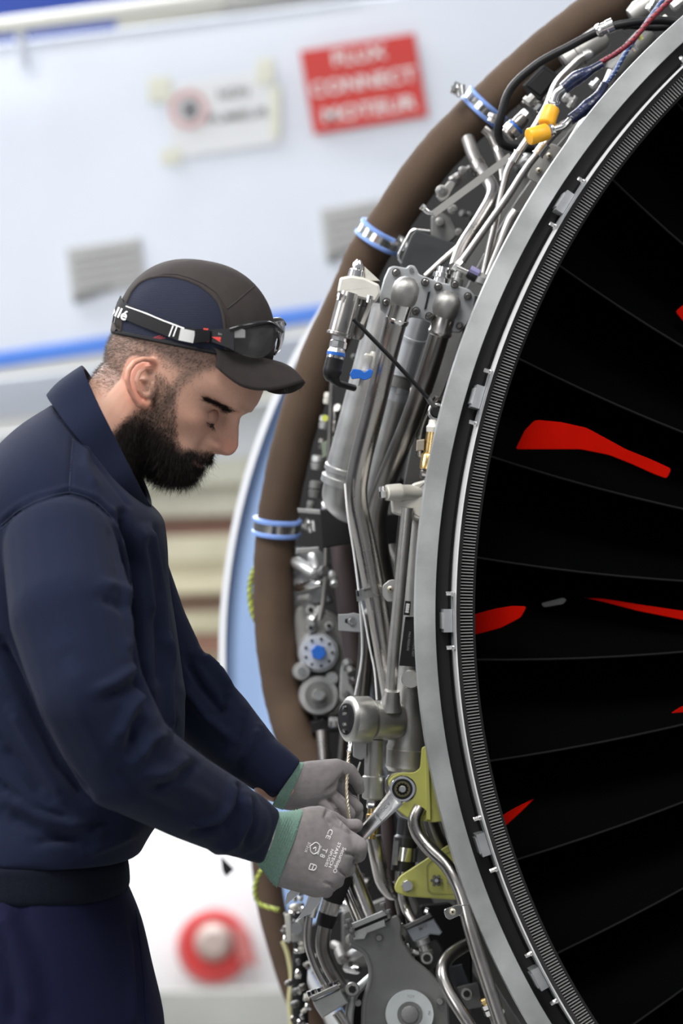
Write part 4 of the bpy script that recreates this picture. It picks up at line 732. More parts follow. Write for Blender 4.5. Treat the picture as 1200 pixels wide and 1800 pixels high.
# ---- dark structure hiding the gaps
bk = fc
part(bk, 'bulkhead', revolve([(.958, .86), (1.062, .86), (1.062, .875), (.958, .875)], 100, 205, 80), mat('frame dark', (.022, .022, .023), .2, .6))
part(bk, 'bulkhead', revolve([(.958, .86), (1.16, .86), (1.16, .875), (.958, .875)], 205, 245, 40), MATS['frame dark'])
rq = random.Random(11)
for k in range(90):
    y = rq.uniform(120, 1780); 
    xl = np.interp(y, [120, 250, 420, 560, 750, 900, 1100, 1300, 1500, 1700, 1800], [960, 800, 700, 640, 580, 550, 540, 560, 540, 560, 560]); xr = np.interp(y, [120, 250, 420, 560, 750, 900, 1100, 1300, 1500, 1700, 1800], [1090, 980, 880, 800, 740, 720, 720, 735, 780, 850, 890])
    x = rq.uniform(xl, xr); a = rq.uniform(0, 6.28); l = rq.uniform(10, 34); r = rq.uniform(4, 11); d = rq.uniform(3.95, 4.12)
    part(bk, 'bracket_stub', lathe((x, y, d), (x+l*math.cos(a), y+l*math.sin(a), d-.02), [(0, r*.6), (.1, r), (.5, r), (.55, r*.7), (.8, r*.7), (.85, r), (1, r*.8)], 8), rq.choice([CASTD, CASTD, DOME, STEELD, BLACKM, ALU]))
# ---- safety wires near the hands
sw = thing('safety_cable', 'braided tan safety cable hanging past the gloved fingers', 'cable', (610, 1440, 3.33))
pth = catmull([(613, 1322, 3.44), (611, 1350, 3.40), (609, 1385, 3.37), (611, 1420, 3.36), (614, 1444, 3.36)], 14); frm = frames(pth); TAN = mat('tan steel braid', (.50, .44, .33), .6, .4)
for ph in (0, 2.1, 4.2): part(sw, 'strand', sweep([pth[i]+(frm[i][0]*math.cos(ph+i*.7)+frm[i][1]*math.sin(ph+i*.7))*.0011 for i in range(len(pth))], .0011, 7), TAN)
part(sw, 'crimp', lathe((616, 1306, 3.45), (613, 1324, 3.44), [(0, 4), (.3, 5), (.5, 3.4), (.8, 5), (1, 3)], 12), BRIGHT)
sw2 = thing('lanyard_wire', 'thin steel wire with a crimped ferrule right of the tan cable', 'cable', (631, 1440, 3.4))
part(sw2, 'wire', tube([(633, 1340, 3.46), (627, 1358, 3.45), (629, 1380, 3.44), (631, 1440, 3.44)], 1.5, .01, 8), STEEL)
part(sw2, 'ferrule', join(lathe((620, 1362, 3.45), (630, 1364, 3.45), [(0, 3), (.3, 4.5), (1, 3)], 10), lathe((627, 1356, 3.45), (628, 1370, 3.45), [(0, 3.5), (1, 3.5)], 10)), BRIGHT)
part(sw2, 'tag', prism(rpoly([(630, 1376), (637, 1376), (638, 1386), (631, 1387)], 2), 3.44, .001, .4), WHITE)
# ================================================================ the mechanic
def ico(c, r, seg=16, sc=(1, 1, 1)):
    v = []; f = []; n = seg//2
    for i in range(n+1):
        th = math.pi*i/n
        for j in range(seg): a = 2*math.pi*j/seg; v.append(Vector(c)+Vector((r*sc[0]*math.sin(th)*math.cos(a), r*sc[1]*math.sin(th)*math.sin(a), r*sc[2]*math.cos(th))))
    for i in range(n):
        for j in range(seg): f.append((i*seg+j, i*seg+(j+1) % seg, (i+1)*seg+(j+1) % seg, (i+1)*seg+j))
    return v, f
def capsule(a, b, ra, rb, seg=18):
    a = Vector(a); b = Vector(b); t = (b-a); L = t.length; t = t/L if L > 1e-6 else Vector((0, 0, 1)); path = []; rad = []
    for k in range(1, 7): g = math.pi/2*k/6; path.append(a-t*ra*math.cos(g)); rad.append(ra*math.sin(g))
    for k in range(0, 6): g = math.pi/2*k/6; path.append(b+t*rb*math.sin(g)); rad.append(rb*math.cos(g))
    u = t.orthogonal().normalized(); w_ = t.cross(u); v = []; f = []
    for p, r in zip(path, rad):
        for j in range(seg): q = 2*math.pi*j/seg; v.append(p+(u*math.cos(q)+w_*math.sin(q))*max(r, 1e-5))
    n = len(path)
    for i in range(n-1):
        for j in range(seg): f.append((i*seg+j, i*seg+(j+1) % seg, (i+1)*seg+(j+1) % seg, (i+1)*seg+j))
    f.append(tuple(range(seg))[::-1]); f.append(tuple((n-1)*seg+j for j in range(seg))); return v, f
def chain(pts, rpx):
    out = []
    for i in range(len(pts)-1): out.append(capsule(P(*pts[i]), P(*pts[i+1]), rpx[i]*pts[i][2]/F, rpx[i+1]*pts[i+1][2]/F))
    return join(*out)
def loft(rings, n=40, sub=5):
    """rings: (L(px,py), R(px,py), depth, half depth m[, dR]) ellipses whose image-plane axis is L-R; smooth in between"""
    arr = np.array([[*r[0], *r[1], r[2], r[3], (r[4] if len(r) > 4 else 0)] for r in rings], float); k = len(arr)
    e = np.vstack([2*arr[0]-arr[1], arr, 2*arr[-1]-arr[-2]]); out = []
    for i in range(1, k):
        a, b, c, d = e[i-1:i+3]
        for j in range(sub): t = j/sub; out.append(.5*(2*b+(c-a)*t+(2*a-5*b+4*c-d)*t*t+(3*b-a-3*c+d)*t**3))
    out.append(arr[-1]); v = []; f = []
    for r in out:
        A = P(r[0], r[1], r[4]-r[6]); B = P(r[2], r[3], r[4]+r[6]); c = (A+B)/2; h = (B-A)/2
        dn = Vector((0, 1, 0)); dn = (dn-h.normalized()*dn.dot(h.normalized())).normalized()
        for j in range(n):
            q = 2*math.pi*j/n; cs, sn = math.cos(q), math.sin(q)
            v.append(c+h*math.copysign(abs(cs)**.9, cs)+dn*r[5]*math.copysign(abs(sn)**.9, sn))
    m = len(out)
    for i in range(m-1):
        for j in range(n): f.append((i*n+j, i*n+(j+1) % n, (i+1)*n+(j+1) % n, (i+1)*n+j))
    f.append(tuple(range(n))[::-1]); f.append(tuple((m-1)*n+j for j in range(n))); return v, f
def remesh(vf, voxel, it=3, fac=.5):
    me = mesh('tmp', vf, BLACK, True); o = bpy.data.objects.new('tmp', me); COL.objects.link(o)
    r = o.modifiers.new('r', 'REMESH'); r.mode = 'VOXEL'; r.voxel_size = voxel; r.use_smooth_shade = True
    if it: s = o.modifiers.new('s', 'SMOOTH'); s.iterations = it; s.factor = fac
    dg = bpy.context.evaluated_depsgraph_get(); m2 = bpy.data.meshes.new_from_object(o.evaluated_get(dg))
    bpy.data.objects.remove(o); bpy.data.meshes.remove(me); return m2
def vget(me, attr='co', src='vertices'):
    a = np.empty(len(getattr(me, src))*3, np.float32); getattr(me, src).foreach_get(attr, a); return a.reshape(-1, 3).astype(float)
def vset(me, v): me.vertices.foreach_set('co', v.astype(np.float32).ravel()); me.update()
def vnorm(me): return vget(me, 'normal')
def proj(v): return np.stack([600+F*v[:, 0]/v[:, 1], 900-F*(v[:, 2]-CZ)/v[:, 1]], 1)
def polydist(q, pl):
    best = np.full(len(q), 1e9)
    for a, b in zip(pl[:-1], pl[1:]):
        a = np.array(a, float); b = np.array(b, float); ab = b-a; t = np.clip(((q-a)@ab)/(ab@ab), 0, 1)
        best = np.minimum(best, np.linalg.norm(q-(a+t[:, None]*ab), axis=1))
    return best
def folds(me, fl, facing=.15):
    v = vget(me); n = vnorm(me); q = proj(v); k = np.clip((-n[:, 1]+facing)*3, 0, 1)
    for pl, w_, amp in fl:
        d = polydist(q, pl); ends = np.minimum(np.linalg.norm(q-np.array(pl[0]), axis=1), np.linalg.norm(q-np.array(pl[-1]), axis=1))
        v += n*(amp*np.exp(-(d/w_)**2)*k*np.clip(ends/(2.2*w_)+.25, 0, 1))[:, None]
    vset(me, v)
def lump(me, amp, sc, seed=0):
    v = vget(me); n = vnorm(me); rg = np.random.default_rng(seed); s = 0
    for k in range(9):
        d = rg.normal(size=3); d /= np.linalg.norm(d); s = s+np.sin(v@d*sc*rg.uniform(.6, 1.7)+rg.uniform(0, 6))
    vset(me, v+n*(amp*s/3)[:, None])
def place(root, name, me, m, parent=None, label=None, kind=None):
    me.materials.clear(); me.materials.append(m); v = vget(me)-np.array(root.location); vset(me, v)
    for p in me.polygons: p.use_smooth = True
    me.name = name; o = bpy.data.objects.new(name, me); COL.objects.link(o); o.parent = parent or root
    if label: o['label'] = label
    if kind: o['kind'] = kind
    return o
def bvh_world(me, off=(0, 0, 0)):
    v = vget(me)+np.array(off); return BVHTree.FromPolygons([tuple(a) for a in v], [tuple(p.vertices) for p in me.polygons])
CAM0 = Vector((0, 0, CZ))
def cast(bv, px, py, off=.001):
    d = (P(px, py, 3)-CAM0).normalized(); h = bv.ray_cast(CAM0, d)
    if h[0] is None:
        # nearest surface point to the ray at the typical depth
        q = bv.find_nearest(P(px, py, 3.2)); return q[0]+q[1]*off, q[1]
    n = h[1] if h[1].dot(d) < 0 else -h[1]
    return h[0]+n*off, n
def strip(bv, pts, hw, off, th, step=5):
    """ribbon laid on a surface along pixel path pts; hw half width px"""
    pl = [pts[0]]
    for a, b in zip(pts[:-1], pts[1:]):
        L = math.hypot(b[0]-a[0], b[1]-a[1]); n = max(1, int(L/step)); pl += [(a[0]+(b[0]-a[0])*k/n, a[1]+(b[1]-a[1])*k/n) for k in range(1, n+1)]
    v = []; f = []; W = hw if hasattr(hw, '__len__') else [hw, hw]
    for i, p in enumerate(pl):
        a = pl[max(i-1, 0)]; b = pl[min(i+1, len(pl)-1)]; t = Vector((b[0]-a[0], b[1]-a[1])).normalized(); h = W[0]+(W[1]-W[0])*i/(len(pl)-1)
        for s in (-1, -.33, .33, 1):
            q, n = cast(bv, p[0]-t.y*h*s, p[1]+t.x*h*s, off); v += [q, q+n*th]
    for i in range(len(pl)-1):
        o = i*8; e = o+8
        for j in range(3): f += [(o+2*j+1, o+2*j+3, e+2*j+3, e+2*j+1), (o+2*j, e+2*j, e+2*j+2, o+2*j+2)]
        f += [(o, o+1, e+1, e), (o+6, e+6, e+7, o+7)]
    f += [(0, 2, 4, 6, 7, 5, 3, 1), tuple(8*(len(pl)-1)+k for k in (0, 1, 3, 5, 7, 6, 4, 2))]
    return v, f
def inside(poly, x, y):
    c = False; n = len(poly)
    for i in range(n):
        a, b = poly[i], poly[i-1]
        if (a[1] > y) != (b[1] > y) and x < (b[0]-a[0])*(y-a[1])/(b[1]-a[1])+a[0]: c = not c
    return c
def patch(bv, poly, off, step=3.0):
    xs = [p[0] for p in poly]; ys = [p[1] for p in poly]; v = []; f = []; idx = {}
    def vid(i, j):
        if (i, j) not in idx: q, n = cast(bv, min(xs)+i*step, min(ys)+j*step, off); idx[(i, j)] = len(v); v.append(q)
        return idx[(i, j)]
    for i in range(int((max(xs)-min(xs))/step)+1):
        for j in range(int((max(ys)-min(ys))/step)+1):
            if inside(poly, min(xs)+(i+.5)*step, min(ys)+(j+.5)*step): f.append((vid(i, j), vid(i+1, j), vid(i+1, j+1), vid(i, j+1)))
    return v, f
def surf_tube(bv, pts, rpx, off=0, step=5):
    pl = [pts[0]]
    for a, b in zip(pts[:-1], pts[1:]):
        L = math.hypot(b[0]-a[0], b[1]-a[1]); n = max(1, int(L/step)); pl += [(a[0]+(b[0]-a[0])*k/n, a[1]+(b[1]-a[1])*k/n) for k in range(1, n+1)]
    path = [cast(bv, x, y, off)[0] for x, y in pl]; path = [path[0]]+[(path[i-1]+path[i]*2+path[i+1])/4 for i in range(1, len(path)-1)]+[path[-1]]
    return sweep(path, rpx*path[0].y/F, 8)
def decal(bv, s, px, py, h, rot, xs=1, bold=0, off=.0006):
    v, f = text_mesh(s, 1.0, None, bold); k = h/.72; a = math.radians(rot); out = []
    for x, y, z in v:
        X = x*k*xs; Y = -y*k; out.append(cast(bv, px+X*math.cos(a)-Y*math.sin(a), py+X*math.sin(a)+Y*math.cos(a), off)[0])
    return out, f
# ---------------------------------------------------------------- head frame
HD = 3.22; HP = math.radians(36); HY = math.radians(12)
EAR = P(258, 672, 3.147)
fw = Vector((math.cos(HY)*math.cos(HP), -math.sin(HY)*math.cos(HP), -math.sin(HP))); lf = Vector((math.sin(HY), math.cos(HY), 0)); upv = fw.cross(lf)
HO = EAR+lf*.075
RM = np.array([fw, lf, upv]).T
def H(x, y, z): return HO+fw*x+lf*y+upv*z
def Hn(a): return np.array(HO)+a@RM.T
def Ln(v): return (v-np.array(HO))@RM
zk = [-.086, -.080, -.070, -.058, -.048, -.038, -.028, -.015, 0, .012, .022, .032, .042, .052, .065, .08, .1, .12, .135, .143, .147]
xfk = [.062, .076, .086, .0885, .0865, .0885, .0865, .0825, .081, .0815, .0845, .0925, .0980, .0965, .0930, .086, .072, .050, .030, .016, .004]
xbk = [.040, .012, -.012, -.030, -.042, -.052, -.060, -.070, -.078, -.080, -.080, -.080, -.080, -.080, -.080, -.077, -.070, -.055, -.036, -.022, -.006]
wk = [.014, .030, .042, .051, .056, .0595, .062, .066, .069, .0705, .0715, .0725, .0735, .074, .0745, .072, .063, .048, .032, .018, .005]
nz_, na_ = 190, 220
Z = np.concatenate([[-.0865], np.linspace(-.086, .147, nz_-1)])
A_ = np.linspace(0, 2*np.pi, na_, endpoint=False)
xf = np.interp(Z, zk, xfk); xb = np.interp(Z, zk, xbk); wd = np.interp(Z, zk, wk)
ker = np.array([1, 3, 5, 7, 5, 3, 1.])/25
sm = lambda a: np.convolve(np.pad(a, 3, mode='edge'), ker, 'valid')
xf, xb, wd = sm(xf), sm(xb), sm(wd)
xc = np.interp(Z, [-.087, -.078, -.066, -.05, -.03, 0], [.048, .042, .028, .006, -.008, -.012]); xc = np.minimum(np.maximum(xc, xb+.01), xf-.01)
cs, sn = np.cos(A_), np.sin(A_)
nf = np.interp(Z, [-.08, -.04, 0, .04, .1], [2.1, 2.25, 2.25, 2.45, 2.2])[:, None]
X = xc[:, None]+np.where(cs > 0, (xf-xc)[:, None]*np.abs(cs)**(2/nf), -(xc-xb)[:, None]*np.abs(cs)**.95)
Y = wd[:, None]*np.sign(sn)*np.abs(sn)**(2/nf)
ZZ = np.repeat(Z[:, None], na_, 1).copy()
fr0 = 1/(1+np.exp(-(X-.055)/.008))
# nose
pz = np.interp(Z, [-.034, -.029, -.024, -.0195, -.013, -.006, .004, .013, .022, .03, .038], [0, .006, .019, .0262, .0298, .0300, .0235, .0170, .0085, .003, 0])
sw_ = np.interp(Z, [-.03, -.02, -.01, .0, .012, .025, .035], [.013, .0125, .0105, .0085, .0075, .0085, .012])
X += sm(pz)[:, None]*np.exp(-(np.abs(Y)/sw_[:, None])**2.3)*fr0
def gs(c, s, vec, mirror=True):
    global X, Y, ZZ
    for m in ((1, -1) if mirror else (1,)):
        g = np.exp(-((X-c[0])/s[0])**2-((Y-c[1]*m)/s[1])**2-((ZZ-c[2])/s[2])**2)
        X = X+g*vec[0]; Y = Y+g*vec[1]*m; ZZ = ZZ+g*vec[2]
gs((.090, .0150, -.018), (.011, .0065, .0065), (.006, .0045, 0))          # nostril wings
gs((.098, .0075, -.0265), (.006, .004, .0035), (-.006, 0, .002))          # nostril hollow
gs((.079, .030, .011), (.025, .0165, .0105), (-.0100, -.001, 0))          # orbit
gs((.091, .014, .017), (.02, .007, .009), (-.007, 0, 0))                  # inner orbit
gs((.078, .031, .0065), (.02, .0125, .0075), (.0085, .001, 0))            # lid bulge
gs((.089, .030, .031), (.02, .021, .0065), (.0058, .001, -.001))          # brow ridge
gs((.100, .0, .036), (.02, .015, .008), (.0015, 0, 0), False)
gs((.070, .048, -.006), (.022, .018, .015), (.004, .004, 0))              # cheekbone
gs((.062, .055, -.034), (.022, .016, .016), (-.003, -.0035, 0))
gs((.094, .0, -.0385), (.02, .021, .0045), (.0055, 0, 0), False)          # upper lip
gs((.092, .0, -.0505), (.02, .018, .0042), (.0045, 0, 0), False)          # lower lip
gs((.096, .0, -.0452), (.02, .022, .0020), (-.0045, 0, 0), False)         # mouth line
gs((.090, .0, -.057), (.02, .018, .004), (-.003, 0, 0), False)
gs((.080, .024, -.028), (.02, .006, .010), (-.003, 0, 0))                 # nasolabial
gs((.040, .070, .045), (.03, .02, .02), (0, -.0025, 0))                   # temple
hv = Hn(np.stack([X.ravel(), Y.ravel(), ZZ.ravel()], 1)); hf = []
for i in range(nz_-1):
    for j in range(na_): hf.append((i*na_+j, i*na_+(j+1) % na_, (i+1)*na_+(j+1) % na_, (i+1)*na_+j))
hf.append(tuple(range(na_))[::-1]); hf.append(tuple((nz_-1)*na_+j for j in range(na_)))
headvf = ([tuple(a) for a in hv], hf)
neck = loft([((212, 625), (320, 700), 3.215, .045), ((182, 640), (300, 745), 3.215, .054), ((160, 668), (268, 790), 3.215, .060), ((142, 700), (235, 850), 3.215, .070), ((100, 740), (215, 930), 3.215, .10)])
bodyvf = join(headvf, neck, loft([((100, 720), (225, 880), 3.215, .08), ((30, 800), (255, 930), 3.215, .15), ((-20, 900), (260, 1010), 3.215, .155), ((-20, 1050), (255, 1080), 3.215, .15)]))
# ear in the same body surface
de = lambda x, y: 3.139+(x-245)*.00042
E = lambda pts: [(x, y, de(x, y)+o) for x, y, o in pts]
rim = [(281, 655, .006), (276, 642, .000), (265, 633, -.003), (251, 631, -.005), (236, 637, -.006), (226, 650, -.006), (223, 667, -.006), (227, 684, -.005), (235, 699, -.004), (244, 710, -.002), (254, 713, .002), (262, 706, .006)]
ear = join(chain(E(rim), [5.5, 5.2, 5, 5, 5.2, 5.4, 5.4, 5.2, 5.4, 7, 7.5, 6]),
           chain(E([(266, 648, .001), (255, 647, -.001), (244, 656, -.003), (240, 670, -.003), (243, 686, -.002), (250, 696, .0), (258, 697, .002)]), [4, 4, 4.4, 4.6, 4.6, 4.6, 4.6]),
           chain(E([(268, 676, .002), (266, 690, .002)]), [5.5, 5]),
           chain(E([(270, 660, .004), (258, 668, .004), (246, 668, .003)]), [3.5, 3, 3]),
           prism(circ(252, 672, 26, 24, 38), 3.149, .012, 3))
bm_body = remesh(join(bodyvf, ear), .00155, 3, .5)
v = vget(bm_body); L_ = Ln(v); q = proj(v); lx, ly, lz = L_.T
nn = vnorm(bm_body)
# complexion
skin = np.array([.610, .350, .255]); col = np.tile(skin, (len(v), 1))
def mixc(w_, c):
    global col
    col = col*(1-w_[:, None])+np.array(c)*w_[:, None]
g3 = lambda c, s: np.exp(-((lx-c[0])/s[0])**2-((np.abs(ly)-c[1])/s[1])**2-((lz-c[2])/s[2])**2)
mixc(.55*g3((.105, .006, -.012), (.02, .014, .013)), (.52, .20, .14)); mixc(.35*g3((.075, .045, -.008), (.03, .02, .016)), (.52, .23, .16))
mixc(.30*g3((.085, .03, .006), (.03, .018, .012)), (.40, .19, .14))
dear = polydist(q, [(270, 640), (235, 640), (226, 665), (238, 702), (255, 710)]); earw = ((dear < 14) & (ly < -.062) & (lx < .03)).astype(float)
mixc(.6*np.exp(-(dear/12)**2)*(ly < -.06)*(lx < .03), (.58, .22, .15))
mixc(.18*np.clip(rng.normal(0, 1, len(v))*.4+.3, 0, 1)*(lx > .04), (.40, .20, .14))
lip = np.exp(-((lz+.0452)/.0058)**2)*(np.abs(ly) < .024)*(lx > .078); mixc(np.clip(lip, 0, 1)*.65, (.42, .15, .12))
mixc(np.exp(-((lz+.0452)/.0012)**2)*(np.abs(ly) < .024)*(lx > .078)*.8, (.10, .035, .03))
def sstep(a, b, x): t = np.clip((x-a)/(b-a), 0, 1); return t*t*(3-2*t)
# beard region from a cheek line; hair region from the hair line
ck = np.interp(lx, [.010, .030, .040, .048, .058, .068, .076, .084, .092, .106], [.020, .012, .000, -.016, -.030, -.036, -.032, -.0285, -.0262, -.0255])
beard = sstep(-.001, .012, ck-lz)*sstep(.000, .012, lx+.10*np.maximum(0, -lz-.03))*(1-.95*lip)
mous_gap = 1-np.exp(-((lx-.098)/.02)**2-((np.abs(ly)-.026)/.0)**2) if False else 1
underlip = 1
beard *= np.where((lz > -.0300) & (np.abs(ly) > .034) & (lx > .080), 0, 1)
beard *= (lz > -.10)*(earw < .5)
hl = np.interp(lz, [-.02, .0, .02, .045, .06, .08], [.034, .036, .036, .046, .056, .060])
hair = sstep(-.004, .010, hl-lx)*sstep(-.050, -.015, lz+.25*(lx+.03)*0)*(1-earw)
hair *= np.where((lx > -.03) & (lz < .010) & (lx < .02), 0, 1)
side = sstep(.024, .030, lx)*sstep(-.02, .0, lz)
hair = np.clip(hair, 0, 1); hair *= 1-sstep(262, 272, q[:, 0])*sstep(.040, .022, lz)*sstep(.030, .018, lx)
mixc(hair*.58, (.105, .080, .068)); dens = np.maximum(sstep(.012, .058, -lz)*sstep(0, .016, ck-lz), sstep(.062, .078, lx)*sstep(0, .006, ck-lz))
mixc(beard*.38*(1-dens), (.085, .058, .044)); mixc(beard*.95*dens, (.020, .013, .010))
ca = bm_body.color_attributes.new('skin', 'FLOAT_COLOR', 'POINT'); ca.data.foreach_set('color', np.hstack([col, np.ones((len(v), 1))]).astype(np.float32).ravel())
SKIN = mat('skin', (.5, .27, .19), 0, .46, attr='skin', bump=.25, bscale=900, sss=.25, spec=.4)
person = thing('person', 'bearded man in dark cap and navy sweatshirt leaning over the engine, holding a wrench', 'person', (130, 900, 3.2)); person.location = Vector((P(130, 900, 3.2).x, 3.2, CZ-1.40))
body_v = v.copy(); body_n = nn.copy()
body = place(person, 'body', bm_body, SKIN)
bvb = bvh_world(bm_body, person.location)
# eyes
EYW = mat('eye white', (.62, .56, .52), 0, .25); IR = mat('dark iris', (.03, .02, .012), 0, .2)
LID = mat('eyelid skin', (.43, .225, .16), 0, .5, bump=.2, bscale=900, sss=.2)
def eye_c(s):
    w0 = H(.13, s*.0255, .0035); h = bvb.ray_cast(w0, -fw); x = (h[0]-HO).dot(fw) if h[0] is not None else .08
    return x-.0106
for s in (-1, 1):
    ex = eye_c(s); r = .0118
    ey = part(person, 'eye', ico(H(ex, s*.0255, .0035), r, 28), EYW, label='downcast eye')
    part(person, 'iris', ico(H(ex+.0060, s*.0255, -.0006), .0068, 16), IR, ey)
    for nm_, ta, tb, rr_ in (('upper_eyelid', -9, 82, .0134), ('lower_eyelid', -70, -20, .0123)):
        v_, f_ = [], []; na__, nt__ = 26, 12
        for i_ in range(nt__+1):
            el = math.radians(ta+(tb-ta)*i_/nt__)
            for j_ in range(na__+1):
                az = math.radians(-88+176*j_/na__); k_ = math.cos(az)
                e2 = el if not ((nm_[0] == 'u' and i_ == 0) or (nm_[0] == 'l' and i_ == nt__)) else el
                e2 = (math.radians(-13)+(el-math.radians(-13))*(.25+.75*k_)) if nm_[0] == 'u' else (math.radians(-15)+(el-math.radians(-15))*(.3+.7*k_))
                v_.append(H(ex+rr_*math.cos(e2)*math.cos(az), s*.0255+rr_*math.cos(e2)*math.sin(az), .0035+rr_*math.sin(e2)))
        for i_ in range(nt__):
            for j_ in range(na__): a_ = i_*(na__+1)+j_; f_.append((a_, a_+1, a_+na__+2, a_+na__+1))
        lo_ = part(person, nm_, (v_, f_), LID); sd_ = lo_.modifiers.new('s', 'SOLIDIFY'); sd_.thickness = .0008
def hairs(idx, length, rad, down, out_, mtl, name, curl=.3, segs=3, jit=.35, parent=None, pv=None, pn=None, cl=None):
    p = pv if pv is not None else body_v[idx]; n = pn if pn is not None else body_n[idx]; m = len(p)
    L = length*(.6+.8*rng.random(m))[:, None] if not hasattr(length, '__len__') else (length*(.65+.6*rng.random(m)))[:, None]
    d = down+n*out_+rng.normal(0, jit, (m, 3)); d /= np.linalg.norm(d, axis=1)[:, None]
    c = rng.normal(0, curl, (m, 3))+down*.3
    sd = np.cross(d, rng.normal(size=(m, 3))); sd /= np.linalg.norm(sd, axis=1)[:, None]; s2 = np.cross(d, sd)
    V = []
    for k in range(segs+1):
        t = k/segs; ctr = p-n*.0006+d*L*t+c*L*t*t*.5; r = rad*(1-.8*t)
        for a in (0, 2.09, 4.19): V.append(ctr+(sd*math.cos(a)+s2*math.sin(a))*r)
    V = np.stack(V, 1).reshape(-1, 3); K = 3*(segs+1); base = (np.arange(m)*K)[:, None]; FS = []
    for k in range(segs):
        for a in range(3): FS.append(np.stack([base[:, 0]+3*k+a, base[:, 0]+3*k+(a+1) % 3, base[:, 0]+3*k+3+(a+1) % 3, base[:, 0]+3*k+3+a], 1))
    FS = np.concatenate(FS, 0); me = bpy.data.meshes.new(name); V = V-np.array(person.location)
    me.vertices.add(len(V)); me.vertices.foreach_set('co', V.astype(np.float32).ravel()); me.loops.add(FS.size); me.loops.foreach_set('vertex_index', FS.astype(np.int32).ravel())
    me.polygons.add(len(FS)); me.polygons.foreach_set('loop_start', np.arange(0, FS.size, 4, dtype=np.int32)); me.polygons.foreach_set('loop_total', np.full(len(FS), 4, np.int32)); me.update(); me.validate()
    me.materials.append(mtl); o = bpy.data.objects.new(name, me); COL.objects.link(o); o.parent = parent or person; o['kind'] = 'stuff'; return o
HB = mat('dark beard hair', (.014, .010, .008), 0, .45, spec=.3); HG = mat('grizzled hair', (.13, .105, .09), 0, .5); HBR = mat('brown hair', (.05, .033, .022), 0, .45)
dnv = np.array(-upv)*.8+np.array(fw)*.15
def pick(w_, n):
    w_ = np.clip(w_, 0, None); w_ = w_/w_.sum(); return rng.choice(len(w_), n, replace=False if (w_ > 0).sum() > n else True, p=w_)
vis = (body_n[:, 1] < .35)
bw = beard*vis
i1 = pick(bw*(.07+dens**1.2), 14000); hairs(i1, .0042+.0075*dens[i1]*sstep(.01, .05, -lz[i1]), .00020, dnv, .55, HB, 'beard', .5)
i2 = pick(bw*(1.1-dens), 5500); hairs(i2, .0042, .00018, dnv, .45, HBR, 'stubble', .4)
i3 = pick(hair*vis, 9000); hairs(i3, .0040, .00022, dnv*.8-np.array(fw)*.5, .55, HG, 'hair', .2, 2)
i4 = pick(hair*vis, 7000); hairs(i4, .0040, .00020, dnv*.8-np.array(fw)*.5, .55, HBR, 'hair', .2, 2)
# eyebrow and lashes
def local_strand(c0, c1, n, wz, ln, name, dirn, y, mtl=HB, r=.0002):
    t = rng.random(n); pts = []
    for k in range(n):
        x = c0[0]+(c1[0]-c0[0])*t[k]; yy = c0[1]+(c1[1]-c0[1])*t[k]; z = c0[2]+(c1[2]-c0[2])*t[k]+rng.normal(0, wz)*(1-.4*t[k])+.0035*math.sin(t[k]*math.pi)
        w0 = H(x+.03, yy*1.15, z); hh = bvb.ray_cast(w0, (H(0, yy*.6, z)-w0).normalized()); pts.append((hh[0], hh[1]) if hh[0] is not None else (H(x, yy, z), fw))
    pv = np.array([p[0] for p in pts]); pn = np.array([p[1] for p in pts]); hairs(None, ln, r, dirn, .25, mtl, name, .2, 2, .15, pv=pv, pn=pn)
for s in (-1, 1):
    local_strand((.10, s*.009, .0205), (.072, s*.056, .0215), 1000, .0021, .0080, 'eyebrow', np.array(-fw)*.5+np.array(lf)*s*.8, s)
    ex = eye_c(s); az = np.radians(np.linspace(-65, 55, 70)); pl_ = np.array([H(ex+.0134*math.cos(a)*.97, s*(.031)+.0128*math.sin(a)*s, 0.0035-.0036) for a in az]); nl_ = np.array([fw*math.cos(a)+lf*math.sin(a)*s for a in az])
    hairs(None, .0060, .00017, np.array(fw)*.7-np.array(upv)*.8, .5, HB, 'eyelash', .15, 2, .08, pv=pl_, pn=nl_)
# ---------------------------------------------------------------- cap
CB = mat('charcoal brown cotton', (.040, .034, .032), 0, .85, .12, 60, .4, 1500, spec=.2)
MESHN = mat('navy mesh', (.014, .020, .050), 0, .75, spec=.3)
_n = MESHN.node_tree.nodes; _l = MESHN.node_tree.links; _w = _n.new('ShaderNodeTexWave'); _w.inputs['Scale'].default_value = 190; _w.bands_direction = 'Z'; _w.inputs['Distortion'].default_value = .6; _t = _n.new('ShaderNodeTexCoord'); _r = _n.new('ShaderNodeValToRGB')
_l.new(_t.outputs['Object'], _w.inputs['Vector']); _l.new(_w.outputs['Fac'], _r.inputs[0]); _r.color_ramp.elements[0].color = (.003, .004, .010, 1); _r.color_ramp.elements[1].color = (.015, .021, .050, 1); _l.new(_r.outputs[0], _n['Principled BSDF'].inputs['Base Color'])
_b = _n.new('ShaderNodeBump'); _b.inputs['Strength'].default_value = .6; _b.inputs['Distance'].default_value = .0006; _l.new(_w.outputs['Fac'], _b.inputs['Height']); _l.new(_b.outputs[0], _n['Principled BSDF'].inputs['Normal'])
PIPG = mat('black piping', (.010, .010, .012), 0, .7, spec=.3)
cap = thing('cap', 'charcoal cap with navy mesh side and frayed short brim on his head', 'cap', (300, 640, 3.2))
CE = np.array([.002, 0, .064]); ee = np.array([.9135, 0, .407]); en = np.array([-.407, 0, .9135])
def dome(e, y_, n_, s=1.0):  # local
    return CE+ee*e*s+np.array([0, 1, 0])*y_*s+en*n_*s
vv = []; ff = []; na, nb = 96, 30
